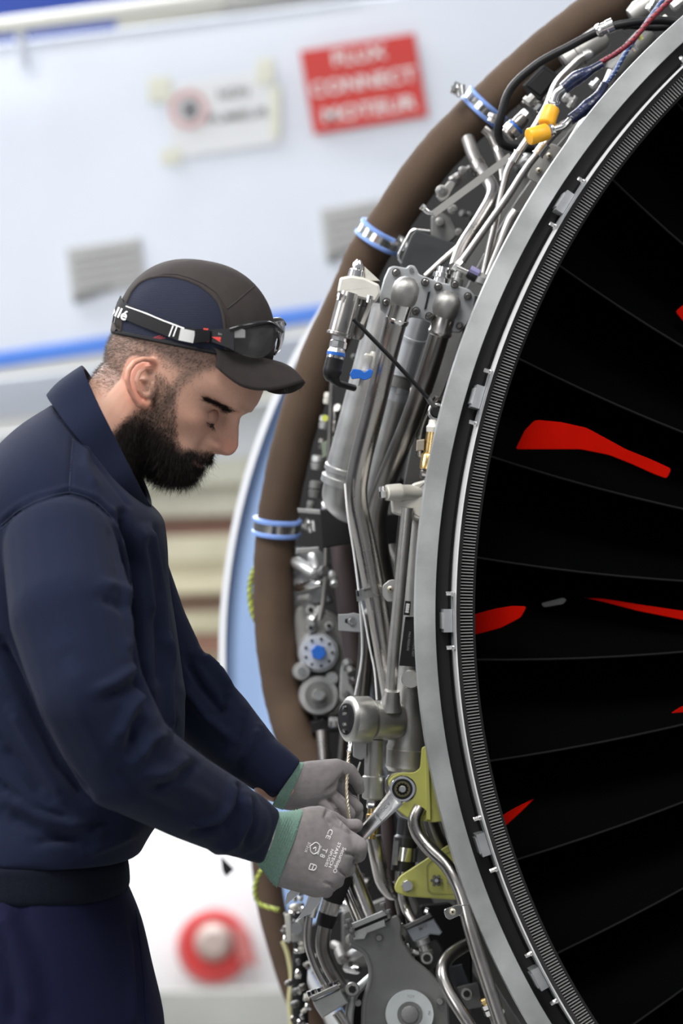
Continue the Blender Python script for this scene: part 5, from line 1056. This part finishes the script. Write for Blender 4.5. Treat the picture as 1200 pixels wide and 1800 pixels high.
for i in range(nb+1):
    t = i/nb*math.pi/2
    for j in range(na):
        a = 2*math.pi*j/na; ca_, sa_ = math.cos(a), math.sin(a); bl = min(1, max(0, (ca_+.5)))**1.0; pe = 1.0 if ca_ > 0 else .9
        k = math.cos(t)**(.80+.16*bl); h = .0895*math.sin(t)**(.92+.06*bl)
        drop = -.010 if i == 0 else 0
        p = dome((.0870 if ca_ > 0 else .098)*math.copysign(abs(ca_)**pe, ca_)*k, .0815*sa_*k, h+drop*1.0)
        vv.append(H(*p))
for i in range(nb):
    for j in range(na): ff.append((i*na+j, i*na+(j+1) % na, (i+1)*na+(j+1) % na, (i+1)*na+j))
crown = part(cap, 'crown', (vv, ff), CB)
sd_ = crown.modifiers.new('s', 'SOLIDIFY'); sd_.thickness = .0018; sd_.offset = -1
cm = mesh('t', (vv, ff), CB); bvc = bvh_world(cm)
pan = [(214, 590), (216, 560), (222, 536), (232, 514), (246, 498), (262, 490), (285, 486), (305, 487), (330, 493), (352, 503), (372, 518), (386, 535), (392, 555), (395, 580), (396, 606), (394, 630), (372, 630), (340, 627), (300, 621), (262, 611), (236, 600)]
part(cap, 'mesh_panel', patch(bvc, rpoly(pan, 6, 3), .0008, 2.5), MESHN, label='navy mesh side panel')
part(cap, 'piping', surf_tube(bvc, pan[:16], 3.2, .0006), CB)
part(cap, 'rim_piping', surf_tube(bvc, [(192, 578), (206, 590), (236, 603), (262, 613), (300, 623), (340, 630), (372, 634), (398, 636), (430, 634)], 4.2, .0), PIPG)
part(cap, 'crown_seam', surf_tube(bvc, [(399, 543), (418, 528), (436, 512), (446, 504)], 1.6, .0), CB)
part(cap, 'crown_seam', surf_tube(bvc, [(232, 514), (246, 500), (262, 488), (285, 482), (310, 482), (335, 489), (358, 499), (380, 514), (396, 538), (401, 560), (404, 600)], 1.2, .0002), CB)
for k_ in range(3): part(cap, 'red_mark', strip(bvc, [(246+k_*5, 606-k_), (262+k_*3, 599-k_*2), (291-k_*4, 594-k_*2)], [.9, .9], .0012, .0003, 4), mat('dark red knit', (.22, .02, .03), 0, .7, .5, 900), label='dark red woven mark')
rb = part(cap, 'rear_band', strip(bvc, [(189, 545), (188, 565), (200, 584), (212, 590)], [13, 8], .001, .002, 4), mat('worn brown strap', (.06, .05, .045), 0, .7, .2, 200))
# brim
yk = [0, .012, .030, .045, .058, .067, .0735]; oxk = [.1290, .1285, .1235, .1145, .0985, .0780, .046]; ozk = [.0965, .094, .0840, .0720, .0600, .0545, .0600]
vv = []; ff = []; nu, nw = 60, 12
_ys = np.linspace(0, .0735, 61); _k = np.ones(9)/9; _sm = lambda a: np.convolve(np.pad(a, 4, mode='edge'), _k, 'valid'); oxk = list(_sm(np.interp(_ys, yk, oxk))); ozk = list(_sm(np.interp(_ys, yk, ozk))); yk = list(_ys)
for i in range(nu+1):
    y = -.0735+.147*i/nu; ay = abs(y); xe = .0875*math.sqrt(max(0, 1-(ay/.0815)**2)); I = CE+ee*xe+en*(-.006); ox = np.interp(ay, yk, oxk); oz = np.interp(ay, yk, ozk)
    for j in range(nw+1):
        t = j/nw; vv.append(H(I[0]+(ox-I[0])*t, y*(1-.02*t), I[2]+(oz-I[2])*t+.005*math.sin(math.pi*t)))
for i in range(nu):
    for j in range(nw): a = i*(nw+1)+j; ff.append((a, a+1, a+nw+2, a+nw+1))
brim = part(cap, 'brim', (vv, ff), CB, label='short curved brim with a frayed edge'); sd_ = brim.modifiers.new('s', 'SOLIDIFY'); sd_.thickness = .0028; sd_.offset = 0
for k in range(14):
    a = rng.uniform(-.035, .03); x = np.interp(abs(a), yk, oxk); z = np.interp(abs(a), yk, ozk); p0 = H(x, a, z); dr_ = Vector((rng.uniform(-.6, .6), rng.uniform(-.4, .4), -1))
    l = rng.uniform(.003, .010); part(cap, 'loose_thread', sweep([p0, p0+dr_*l*.5, p0+dr_*l+Vector((rng.uniform(-.002, .003), 0, 0))], .00016, 4), PIPG)
# ---------------------------------------------------------------- safety glasses on the cap
GBK = mat('gloss black plastic', (.010, .010, .011), 0, .25); LENS = mat('smoke lens', (.42, .42, .42), 0, .04, trans=.95, alpha=.93)
STR = mat('black elastic', (.012, .012, .013), 0, .75, 0, bump=.4, bscale=1500, spec=.3); REDL = mat('coral red print', (.72, .06, .05), 0, .5)
gl = thing('safety_glasses', 'black strapped safety glasses with smoke lenses pushed up on the cap', 'glasses', (440, 630, 3.17))
part(gl, 'strap', strip(bvc, [(203, 528), (212, 542), (232, 552), (262, 565), (290, 576), (316, 587), (350, 592)], [13, 12], .0022, .0014, 4), STR, label='black elastic strap')
part(gl, 'strap_edge', strip(bvc, [(226, 540), (262, 553), (290, 565), (325, 578)], [1, 1.2], .0038, .0002, 4), WHITE, label='white edge line')
part(gl, 'strap_block', strip(bvc, [(317, 588), (342, 593)], [10.5, 10.5], .0036, .0006, 4), mat('pale grey print', (.55, .55, .54), 0, .5), label='pale block on the strap')
for x in (302, 309): part(gl, 'strap_stripe', strip(bvc, [(x+4, 573), (x-3, 592)], [1.1, 1.1], .0038, .0002, 4), WHITE)
part(gl, 'lettering', decal(bvc, 'bollé', 207, 549, 17, 24, 1.0, .02, .0040), WHITE)
part(gl, 'buckle', strip(bvc, [(343, 591), (368, 591)], [12, 9], .003, .004, 4), GBK)
dg = lambda x, y: 0.0 if x < 405 else ((x-405)/85)**2*.045
part(gl, 'temple', prism(rpoly([(360, 582), (372, 579), (398, 578), (412, 575), (412, 618), (400, 612), (372, 602), (360, 601)], 3), 3.128, .004, 1, df=lambda x, y: (380-x)*.00012+max(0, x-396)*.0001), GBK)
part(gl, 'temple_tip', prism(rpoly([(357, 577), (367, 578), (364, 583), (358, 582)], 1.5), 3.127, .003, .6), REDL); part(gl, 'temple_tip', prism(rpoly([(357, 597), (367, 597), (368, 601), (360, 601)], 1.5), 3.127, .003, .6), REDL)
part(gl, 'arrow_mark', prism([(372, 592), (400, 593), (396, 604), (390, 597), (385, 598), (392, 602), (398, 606), (386, 601), (376, 595)], 3.1272, .0004, .3), REDL, label='coral red arrow mark')
part(gl, 'lettering', text_at('bollé', 389, 587, 3.1270, 4.2, 2, bold=.01), mat('grey print', (.3, .3, .3), 0, .5))
lens = rpoly([(407, 581), (437, 573), (468, 570), (483, 575), (489, 588), (484, 604), (474, 620), (462, 629), (440, 629), (418, 620), (404, 612)], 6)
part(gl, 'lens', prism(lens, 3.128, .0022, 1, df=dg), LENS, label='smoke lens')
n_ = len(lens)
def gp(x, y, o=0): return (x, y, 3.128+dg(x, y)+o)
part(gl, 'brow_bar', tube([gp(404, 580, -.001), gp(420, 575, -.002), (445, 570, 3.135), (470, 567, 3.15), (484, 572, 3.165), (496, 583, 3.19)], [5, 5, 4.5, 4, 3.6, 3], .02, 10), GBK)
part(gl, 'brow_bar', tube([(470, 566, 3.20), (483, 561, 3.22), (494, 561, 3.25), (500, 570, 3.28)], 3.4, .02, 10), GBK)
part(gl, 'lens', prism(rpoly([(478, 566), (498, 562), (501, 575), (499, 598), (491, 618), (482, 623), (486, 604), (489, 588)], 4), 3.20, .002, 1, df=lambda x, y: (x-478)*.0016), LENS)
part(gl, 'nose_pad', tube([(487, 585, 3.17), (491, 600, 3.18), (486, 618, 3.18), (482, 623, 3.175)], 2.4, .01, 8), GBK)
part(gl, 'hinge_window', prism(rpoly([(407, 579), (420, 577), (431, 580), (431, 594), (409, 594)], 2), 3.1265, .002, .6), mat('clear window', (.5, .5, .5), 0, .1, trans=.6))
# ---------------------------------------------------------------- sweatshirt
NAVY = mat('navy sweatshirt cotton', (.0090, .0130, .033), 0, .9, .12, 500, .5, 2200, spec=.12, sheen=.04)
torso = loft([((100, 705), (240, 872), 3.21, .10), ((28, 755), (282, 905), 3.21, .16), ((-40, 840), (292, 945), 3.21, .195), ((-85, 960), (297, 1020), 3.22, .195), ((-110, 1100), (312, 1120), 3.225, .175), ((-110, 1250), (324, 1255), 3.225, .165), ((-100, 1390), (310, 1400), 3.22, .165), ((-95, 1460), (268, 1462), 3.21, .168), ((-92, 1492), (244, 1503), 3.21, .170)], 48)
armR = chain([(105, 965, 3.03), (122, 1080, 2.97), (156, 1210, 2.94), (216, 1335, 2.97), (325, 1398, 3.06), (395, 1434, 3.13), (420, 1448, 3.15)], [100, 108, 100, 92, 76, 66, 55])
armR = join(armR, loft([((436, 1386), (388, 1500), 3.135, .036), ((460, 1400), (420, 1508), 3.16, .034), ((478, 1416), (445, 1515), 3.18, .031), ((491, 1428), (461, 1518), 3.195, .0285)], 36))
armL = chain([(200, 960, 3.38), (262, 1100, 3.42), (300, 1190, 3.44), (385, 1272, 3.42), (440, 1325, 3.39)], [80, 66, 70, 66, 56])
armL = join(armL, loft([((462, 1282), (420, 1372), 3.39, .036), ((498, 1306), (452, 1392), 3.375, .033), ((532, 1337), (481, 1405), 3.365, .029)], 36))
swm = remesh(join(torso, armR, armL), .0038, 6, .6)
lump(swm, .0011, 32, 2)
SWF = [
 ([(285, 1120), (300, 1180), (312, 1270)], 6, .004), ([(120, 1150), (150, 1250), (190, 1330), (215, 1360)], 30, .004), ([(190, 930), (205, 990), (212, 1060), (222, 1130)], 6, -.002), ([(255, 950), (275, 1080), (280, 1200)], 5, -.003), ([(240, 1340), (300, 1370), (380, 1420)], 16, .003), ([(205, 1345), (250, 1400), (330, 1440)], 14, -.0025), ([(20, 1250), (60, 1320), (110, 1400)], 10, .004), ([(0, 1380), (60, 1420), (120, 1440)], 8, -.005), ([(60, 1480), (130, 1470), (200, 1440)], 9, -.004),
 # armhole hollow between sleeve and chest
 ([(215, 905), (238, 990), (243, 1080), (246, 1160), (262, 1240)], 9, -.012),
 ([(196, 905), (216, 985), (222, 1080), (226, 1150)], 12, .004),
 ([(262, 930), (282, 1040), (290, 1150), (298, 1280)], 7, .005), ([(273, 930), (296, 1050), (303, 1160), (311, 1290)], 6, -.004),
 ([(250, 930), (262, 1010), (268, 1080)], 7, .004),
 ([(258, 1215), (228, 1245), (205, 1300)], 11, .006), ([(262, 1250), (240, 1275), (228, 1318)], 9, -.006), ([(292, 1290), (262, 1300), (240, 1335)], 10, .006),
 ([(243, 1170), (200, 1200), (165, 1215)], 10, .004), ([(248, 1196), (215, 1218), (190, 1226)], 8, -.0045),
 ([(225, 1075), (200, 1060), (176, 1052)], 10, -.003), ([(228, 1050), (205, 1030), (180, 1026)], 9, .003),
 ([(420, 1385), (416, 1420), (395, 1452), (345, 1462)], 8, -.006), ([(410, 1378), (402, 1414), (380, 1440), (335, 1450)], 8, .005),
 ([(430, 1398), (432, 1440), (412, 1480), (380, 1494)], 9, .005), ([(448, 1410), (446, 1450), (430, 1490)], 6, -.003),
 ([(330, 1330), (300, 1350), (255, 1365)], 9, .004), ([(345, 1345), (310, 1372), (270, 1388)], 8, -.004),
 ([(350, 1150), (380, 1175), (405, 1215)], 8, .005), ([(330, 1160), (352, 1205), (390, 1250)], 8, -.005), ([(322, 1210), (360, 1260), (405, 1300)], 9, .005), ([(430, 1255), (418, 1290), (400, 1320)], 8, -.004), ([(455, 1280), (440, 1310), (420, 1340)], 8, .004), ([(400, 1215), (388, 1245), (370, 1262)], 6, -.004),
 ([(0, 1130), (30, 1190), (62, 1260), (100, 1340), (150, 1400)], 10, -.008),
 ([(20, 1400), (90, 1440), (170, 1462)], 14, .005), ([(10, 1430), (80, 1465), (150, 1480)], 12, -.005), ([(0, 1310), (40, 1350), (80, 1400)], 14, -.005), ([(150, 1500), (200, 1480), (235, 1462)], 10, .004),
 ([(128, 770), (122, 865)], 2.6, -.0022), ([(0, 925), (30, 900), (62, 882), (122, 865), (170, 884), (200, 915), (222, 962), (232, 1030)], 3.2, -.0028), ([(0, 912), (30, 888), (62, 871), (122, 856), (172, 874), (206, 908)], 4, .0014),
 ([(92, 700), (104, 730), (132, 765), (178, 822), (228, 888)], 3.4, -.003), ([(150, 780), (150, 820), (170, 860)], 9, .003)]
folds(swm, [(a, b*.9, c*1.55) for a, b, c in SWF])
swt = place(person, 'sweatshirt', swm, NAVY)
bvs = bvh_world(swm, person.location)
for pl in ([(128, 772), (124, 820), (122, 864)], [(2, 924), (30, 899), (62, 882), (92, 871), (122, 865), (150, 872), (174, 886), (198, 912), (215, 945), (228, 1000), (234, 1050)], [(2, 931), (30, 906), (62, 889), (92, 878), (122, 872), (148, 879), (170, 893), (192, 918), (208, 950)]):
    part(person, 'seam', surf_tube(bvs, pl, 1.0, .0002, 6), mat('navy stitching', (.014, .019, .045), 0, .8), swt)
# standing collar
def collar_ring(L, R, d, hd, w_): return (L, R, d, hd)
cr_ = [((90, 700), (238, 896), 3.205, .092), ((108, 680), (248, 893), 3.205, .086), ((132, 662), (254, 888), 3.205, .080), ((150, 650), (258, 882), 3.205, .0745)]
cv, cf = loft(cr_, 56, 5); cf = cf[:-2]
cme = mesh('collar', (cv, cf), NAVY, True); co = vget(cme); q = proj(co)
co[:, 1] += .003*np.sin(q[:, 1]*.05+q[:, 0]*.03); vset(cme, co)
collar = place(person, 'collar', cme, NAVY, parent=swt); sd_ = collar.modifiers.new('s', 'SOLIDIFY'); sd_.thickness = .006; sd_.offset = 1
sb = collar.modifiers.new('b', 'BEVEL'); sb.width = .002; sb.segments = 2
# hem rib, belt
RIB = mat('ribbed hem black navy', (.008, .010, .018), 0, .9, .3, 700, .5, 900, spec=.1)
hem = remesh(loft([((-92, 1488), (218, 1500), 3.21, .168), ((-92, 1510), (224, 1516), 3.21, .168), ((-92, 1545), (227, 1550), 3.21, .168), ((-92, 1558), (226, 1562), 3.21, .166)], 48), .004, 2)
folds(hem, [([(0, 1500), (120, 1508), (225, 1512)], 4, -.003)])
place(person, 'hem', hem, RIB, parent=swt)
# trousers with legs and shoes reaching the platform
TRO = mat('navy work trousers', (.006, .007, .028), 0, .85, .10, 300, .4, 1600, spec=.15)
z0 = 0.02
def pyz(z, d): return 900+(CZ-(person.location.z+z))*F/d
tro = join(loft([((-92, 1545), (222, 1556), 3.21, .165), ((-105, 1620), (246, 1620), 3.21, .175), ((-112, 1700), (264, 1700), 3.21, .18), ((-110, 1800), (286, 1800), 3.21, .18), ((-95, 1900), (285, 1900), 3.21, .17)], 44),
           loft([((-60, 1850), (285, 1850), 3.10, .09), ((-30, pyz(.50, 3.1)), (250, pyz(.50, 3.1)), 3.09, .085), ((-20, pyz(.06, 3.08)), (200, pyz(.06, 3.08)), 3.08, .075)], 32),
           loft([((-90, 1850), (250, 1850), 3.30, .09), ((-80, pyz(.50, 3.3)), (200, pyz(.50, 3.3)), 3.34, .085), ((-80, pyz(.06, 3.34)), (140, pyz(.06, 3.34)), 3.34, .075)], 32))
trm = remesh(tro, .006, 5); lump(trm, .0018, 22, 5)
folds(trm, [([(0, 1600), (40, 1700), (60, 1800)], 14, .008), ([(30, 1590), (75, 1690), (95, 1800)], 10, -.006), ([(235, 1620), (243, 1700), (250, 1800)], 8, -.006), ([(225, 1640), (232, 1710), (236, 1800)], 9, .004), ([(0, 1640), (20, 1740), (20, 1800)], 10, -.006)])
place(person, 'trousers', trm, TRO)
part(person, 'fly_seam', surf_tube(bvh_world(trm, person.location), [(238, 1600), (246, 1660), (252, 1720), (256, 1798)], 1.2, 0, 8), TRO)
for x, d in ((95, 3.08), (35, 3.34)):
    c = P(x, pyz(0, d), d); sh = join(capsule(c+Vector((-.07, 0, .045)), c+Vector((.13, 0, .036)), .045, .036), capsule(c+Vector((-.06, 0, .06)), c+Vector((-.02, 0, .12)), .05, .045))
    sm_ = remesh(sh, .006, 3); vz = vget(sm_); vz[:, 2] = np.maximum(vz[:, 2], person.location.z); vset(sm_, vz); place(person, 'shoe', sm_, BLACK)
# ---------------------------------------------------------------- gloves
GLV = mat('grey coated glove', (.245, .222, .222), 0, .72, .10, 120, .55, 1700, spec=.25); CUFF = mat('sage green knit cuff', (.19, .31, .255), 0, .85, .15, 500, .6, 1200, spec=.2)
CUFB = mat('pale knit edge', (.50, .50, .46), 0, .85)
def glove(name, vf, m, label, vox=.0014, it=4):
    return place(person, name, remesh(vf, vox, it, .5), m, label=label)
# near (right) hand: back of the hand to the viewer, fingers closed round the wrench
palm = loft([((524, 1422), (478, 1556), 3.235, .022), ((548, 1417), (500, 1562), 3.235, .023), ((572, 1419), (528, 1570), 3.24, .0235), ((592, 1436), (556, 1578), 3.245, .023), ((609, 1452), (582, 1570), 3.242, .022), ((622, 1466), (600, 1556), 3.246, .020), ((632, 1482), (612, 1530), 3.25, .014)], 30, 6)
near = join(palm,
    chain([(560, 1436, 3.245), (585, 1440, 3.262), (606, 1452, 3.272), (626, 1451, 3.272)], [20, 14, 12.5, 12]),                # thumb
    chain([(590, 1466, 3.250), (616, 1478, 3.242), (632, 1487, 3.238), (630, 1503, 3.258), (616, 1508, 3.272)], [19, 16.5, 15, 13.5, 12]),  # index
    chain([(588, 1492, 3.250), (602, 1514, 3.244), (612, 1526, 3.248), (606, 1532, 3.262)], [19, 14.5, 13.5, 12]),            # middle
    chain([(572, 1515, 3.250), (585, 1538, 3.244), (592, 1549, 3.249), (584, 1552, 3.264)], [19, 14, 13, 12]),                # ring
    chain([(548, 1532, 3.250), (564, 1556, 3.245), (573, 1566, 3.249), (566, 1566, 3.262)], [18, 14, 13, 11]))                  # little
nm = remesh(near, .0014, 5, .5)
folds(nm, [([(604, 1452), (596, 1442), (588, 1437)], 2.2, -.0016), ([(578, 1420), (572, 1436), (584, 1452)], 4, -.003), ([(588, 1452), (606, 1461), (624, 1468)], 3, -.002), ([(606, 1500), (618, 1502), (632, 1506)], 2.6, -.003), ([(596, 1530), (604, 1536), (612, 1542)], 2.6, -.003), ([(572, 1552), (582, 1556), (590, 1562)], 2.6, -.003), ([(601, 1444), (598, 1455)], 1.6, .0012), ([(528, 1425), (500, 1440), (490, 1520)], 6, .0006), ([(514, 1556), (530, 1562), (545, 1566)], 4, -.001)])
gn = place(person, 'glove', nm, GLV, label='grey coated right-hand glove printed with white lettering'); bvg = bvh_world(nm, person.location)
cv_ = remesh(loft([((484, 1428), (452, 1520), 3.212, .030), ((500, 1427), (463, 1533), 3.22, .0285), ((518, 1424), (474, 1548), 3.23, .0262), ((536, 1420), (486, 1560), 3.235, .0248)], 40, 6), .0016, 2)
v_ = vget(cv_); n2 = vnorm(cv_); q = proj(v_); along = (q-np.array([490, 1427]))@np.array([.92, .38]); vset(cv_, v_+n2*(.0006*np.sin(along*1.5))[:, None]*(along < 60)[:, None])
cfn = place(person, 'cuff', cv_, CUFF, parent=gn, label='sage green knitted cuff')
part(person, 'cuff_edge', chain([(488, 1428, 3.206), (478, 1475, 3.182), (462, 1518, 3.2)], [2.4, 2.4, 2.4]), CUFB, cfn)
PR = mat('white glove print', (.85, .83, .83), 0, .6)
for s, x, y, h, xs in (('CE', 578, 1466, 8.5, 1.3), ('T 8', 568, 1499, 9, 1.0), ('STARTECH', 588, 1503, 5.6, 1.25), ('NPUG/02', 578, 1508, 5.2, 1.15), ('SecuritopO', 596, 1512, 6.4, 1.15), ('3131X', 540, 1489, 4.6, 1.1), ('EN 388', 560, 1494, 4.2, .9)):
    part(person, 'lettering', decal(bvg, s, x, y, h, 112, xs, .012), PR, gn)
def outline(pts, r=.9): return surf_tube(bvg, pts, r, .0002, 2.5)
part(person, 'shield_mark', outline([(545, 1487), (555, 1480), (562, 1485), (560, 1497), (551, 1502), (545, 1496), (545, 1487)]), PR, gn)
part(person, 'shield_mark', outline([(550, 1492), (556, 1488), (554, 1496)]), PR, gn)
part(person, 'book_mark', outline([(546, 1518), (557, 1522), (553, 1530), (542, 1528), (546, 1518)]), PR, gn); part(person, 'book_mark', outline([(551, 1520), (548, 1529)]), PR, gn)
# far (left) hand
far = join(loft([((508, 1352), (490, 1418), 3.375, .020), ((530, 1340), (504, 1424), 3.38, .023), ((560, 1336), (540, 1424), 3.385, .024), ((590, 1334), (566, 1418), 3.39, .024), ((606, 1340), (584, 1408), 3.395, .020)], 28, 6),
    chain([(590, 1352, 3.39), (612, 1356, 3.40), (628, 1374, 3.405), (632, 1388, 3.41)], [19, 15, 11, 9]),
    chain([(590, 1375, 3.40), (598, 1394, 3.41), (615, 1408, 3.41), (628, 1420, 3.41)], [18, 13, 12, 11]),
    chain([(572, 1390, 3.39), (582, 1398, 3.385), (596, 1412, 3.385), (612, 1430, 3.39)], [16, 12.5, 14, 13]),
    chain([(560, 1400, 3.38), (566, 1412, 3.375), (580, 1426, 3.375), (590, 1440, 3.38)], [14, 10, 11, 10]),
    chain([(620, 1408, 3.42), (628, 1430, 3.42), (626, 1446, 3.42)], [11, 11, 10]))
fm = remesh(far, .0014, 4, .5); folds(fm, [([(600, 1366), (590, 1380), (574, 1392)], 4, -.003), ([(575, 1402), (590, 1420), (600, 1436)], 3, -.002), ([(600, 1402), (612, 1420)], 3, -.002), ([(590, 1345), (560, 1350)], 6, .001)])
gf = place(person, 'glove', fm, GLV, label='grey coated left-hand glove')
cf_ = remesh(loft([((512, 1346), (478, 1416), 3.37, .028), ((522, 1341), (486, 1420), 3.375, .026), ((536, 1339), (498, 1424), 3.38, .0245)], 36, 6), .0016, 2)
place(person, 'cuff', cf_, CUFF, parent=gf, label='sage green knitted cuff')
place(person, 'wrist', remesh(chain([(476, 1375, 3.37), (500, 1382, 3.375)], [33, 32]), .003, 1), mat('skin wrist', (.5, .27, .19), 0, .5))
# ---------------------------------------------------------------- wrench
wr = thing('ratchet_wrench', 'chrome combination wrench held in the right-hand glove', 'wrench', (560, 1575, 3.25))
W0, W1 = (709, 1388, 3.475), (545, 1566, 3.262)
def wp(t, o=0, dd=0):
    x = W0[0]+(W1[0]-W0[0])*t; y = W0[1]+(W1[1]-W0[1])*t; d = W0[2]+(W1[2]-W0[2])*t; l = math.hypot(178, 164); return (x+178/l*o, y+164/l*o, d+dd)
hd = part(wr, 'ring_head', lathe((709, 1388, 3.482), (707, 1387, 3.462), [(0, 22), (.1, 24), (.85, 24), (1, 21.5)], 40, rs=3.47), CHROME)
part(wr, 'ratchet_ring', lathe((707, 1387, 3.4625), (707, 1387, 3.4605), [(0, 18.5), (1, 18)], 32, rs=3.47), BLACK, hd)
v, f = [], []
for k in range(24):
    a = 2*math.pi*k/24; r = 11.5 if k % 2 else 9.3
    for dd, s in ((3.460, r), (3.4585, r), (3.4585, 14), (3.460, 14)): v.append(P(707+s*math.cos(a), 1387+s*math.sin(a), dd))
for k in range(24):
    for j in range(4): f.append((k*4+j, k*4+(j+1) % 4, ((k+1) % 24)*4+(j+1) % 4, ((k+1) % 24)*4+j))
part(wr, 'splined_socket', (v, f), mat('olive steel', (.20, .19, .10), .8, .35), hd)
part(wr, 'hex_bolt_end', lathe((707, 1387, 3.4605), (707, 1387, 3.455), [(0, 7), (.8, 6.5), (1, 5)], 10, rs=3.47), BRIGHT, hd)
def shaft(t0, t1, w0, w1, th0, th1, n=12):
    v = []; f = []
    for i in range(n+1):
        s = i/n; t = t0+(t1-t0)*s; w_ = w0+(w1-w0)*s; th = th0+(th1-th0)*s
        for o, k in ((-w_, .5), (-w_*.75, 1), (-w_*.4, .62), (w_*.4, .62), (w_*.75, 1), (w_, .5), (w_, -.5), (w_*.7, -1), (-w_*.7, -1), (-w_, -.5)): x, y, d = wp(t, o); v.append(P(x, y, d-th*k))
    for i in range(n):
        for j in range(10): f.append((i*10+j, i*10+(j+1) % 10, (i+1)*10+(j+1) % 10, (i+1)*10+j))
    return v, f+[tuple(range(10)), tuple(n*10+j for j in range(10))[::-1]]
part(wr, 'neck', shaft(.08, .27, 17, 13, .007, .005, 6), CHROME); part(wr, 'handle', shaft(.25, .93, 12.5, 9, .0048, .0035, 16), CHROME)
part(wr, 'ratchet_lever', prism(rpoly([(688, 1404), (700, 1408), (692, 1416), (684, 1412)], 2), 3.452, .004, 1), CASTD)
def jq(l): return [wp(t, o)[:2] for t, o in l]
SCH = mat('satin chrome', (.75, .75, .76), .9, .3)
part(wr, 'open_jaw', join(prism(jq([(.86, -11), (.93, -18), (1.0, -26), (1.03, -20), (1.03, 20), (1.0, 26), (.92, 16), (.86, 9)]), 3.262, .007, .6),
    prism(jq([(1.0, -26), (1.13, -26), (1.21, -15), (1.10, -12), (1.02, -9)]), 3.2622, .0066, .5), prism(jq([(1.0, 26), (1.12, 28), (1.22, 17), (1.10, 12), (1.02, 7)]), 3.2622, .0066, .5)), SCH, smooth=False)
part(wr, 'lettering', [P(*p) for p in []] and None or text_at('CDC V', 676, 1421, 3.4255, 6, -47, bold=.0), mat('etched grey', (.2, .2, .2), .5, .5))
# work platform the man stands on (below the picture)
slab('trim_1', -2.6, .6, 2.3, 4.2, CZ-1.40-.08, CZ-1.40, CASTD)
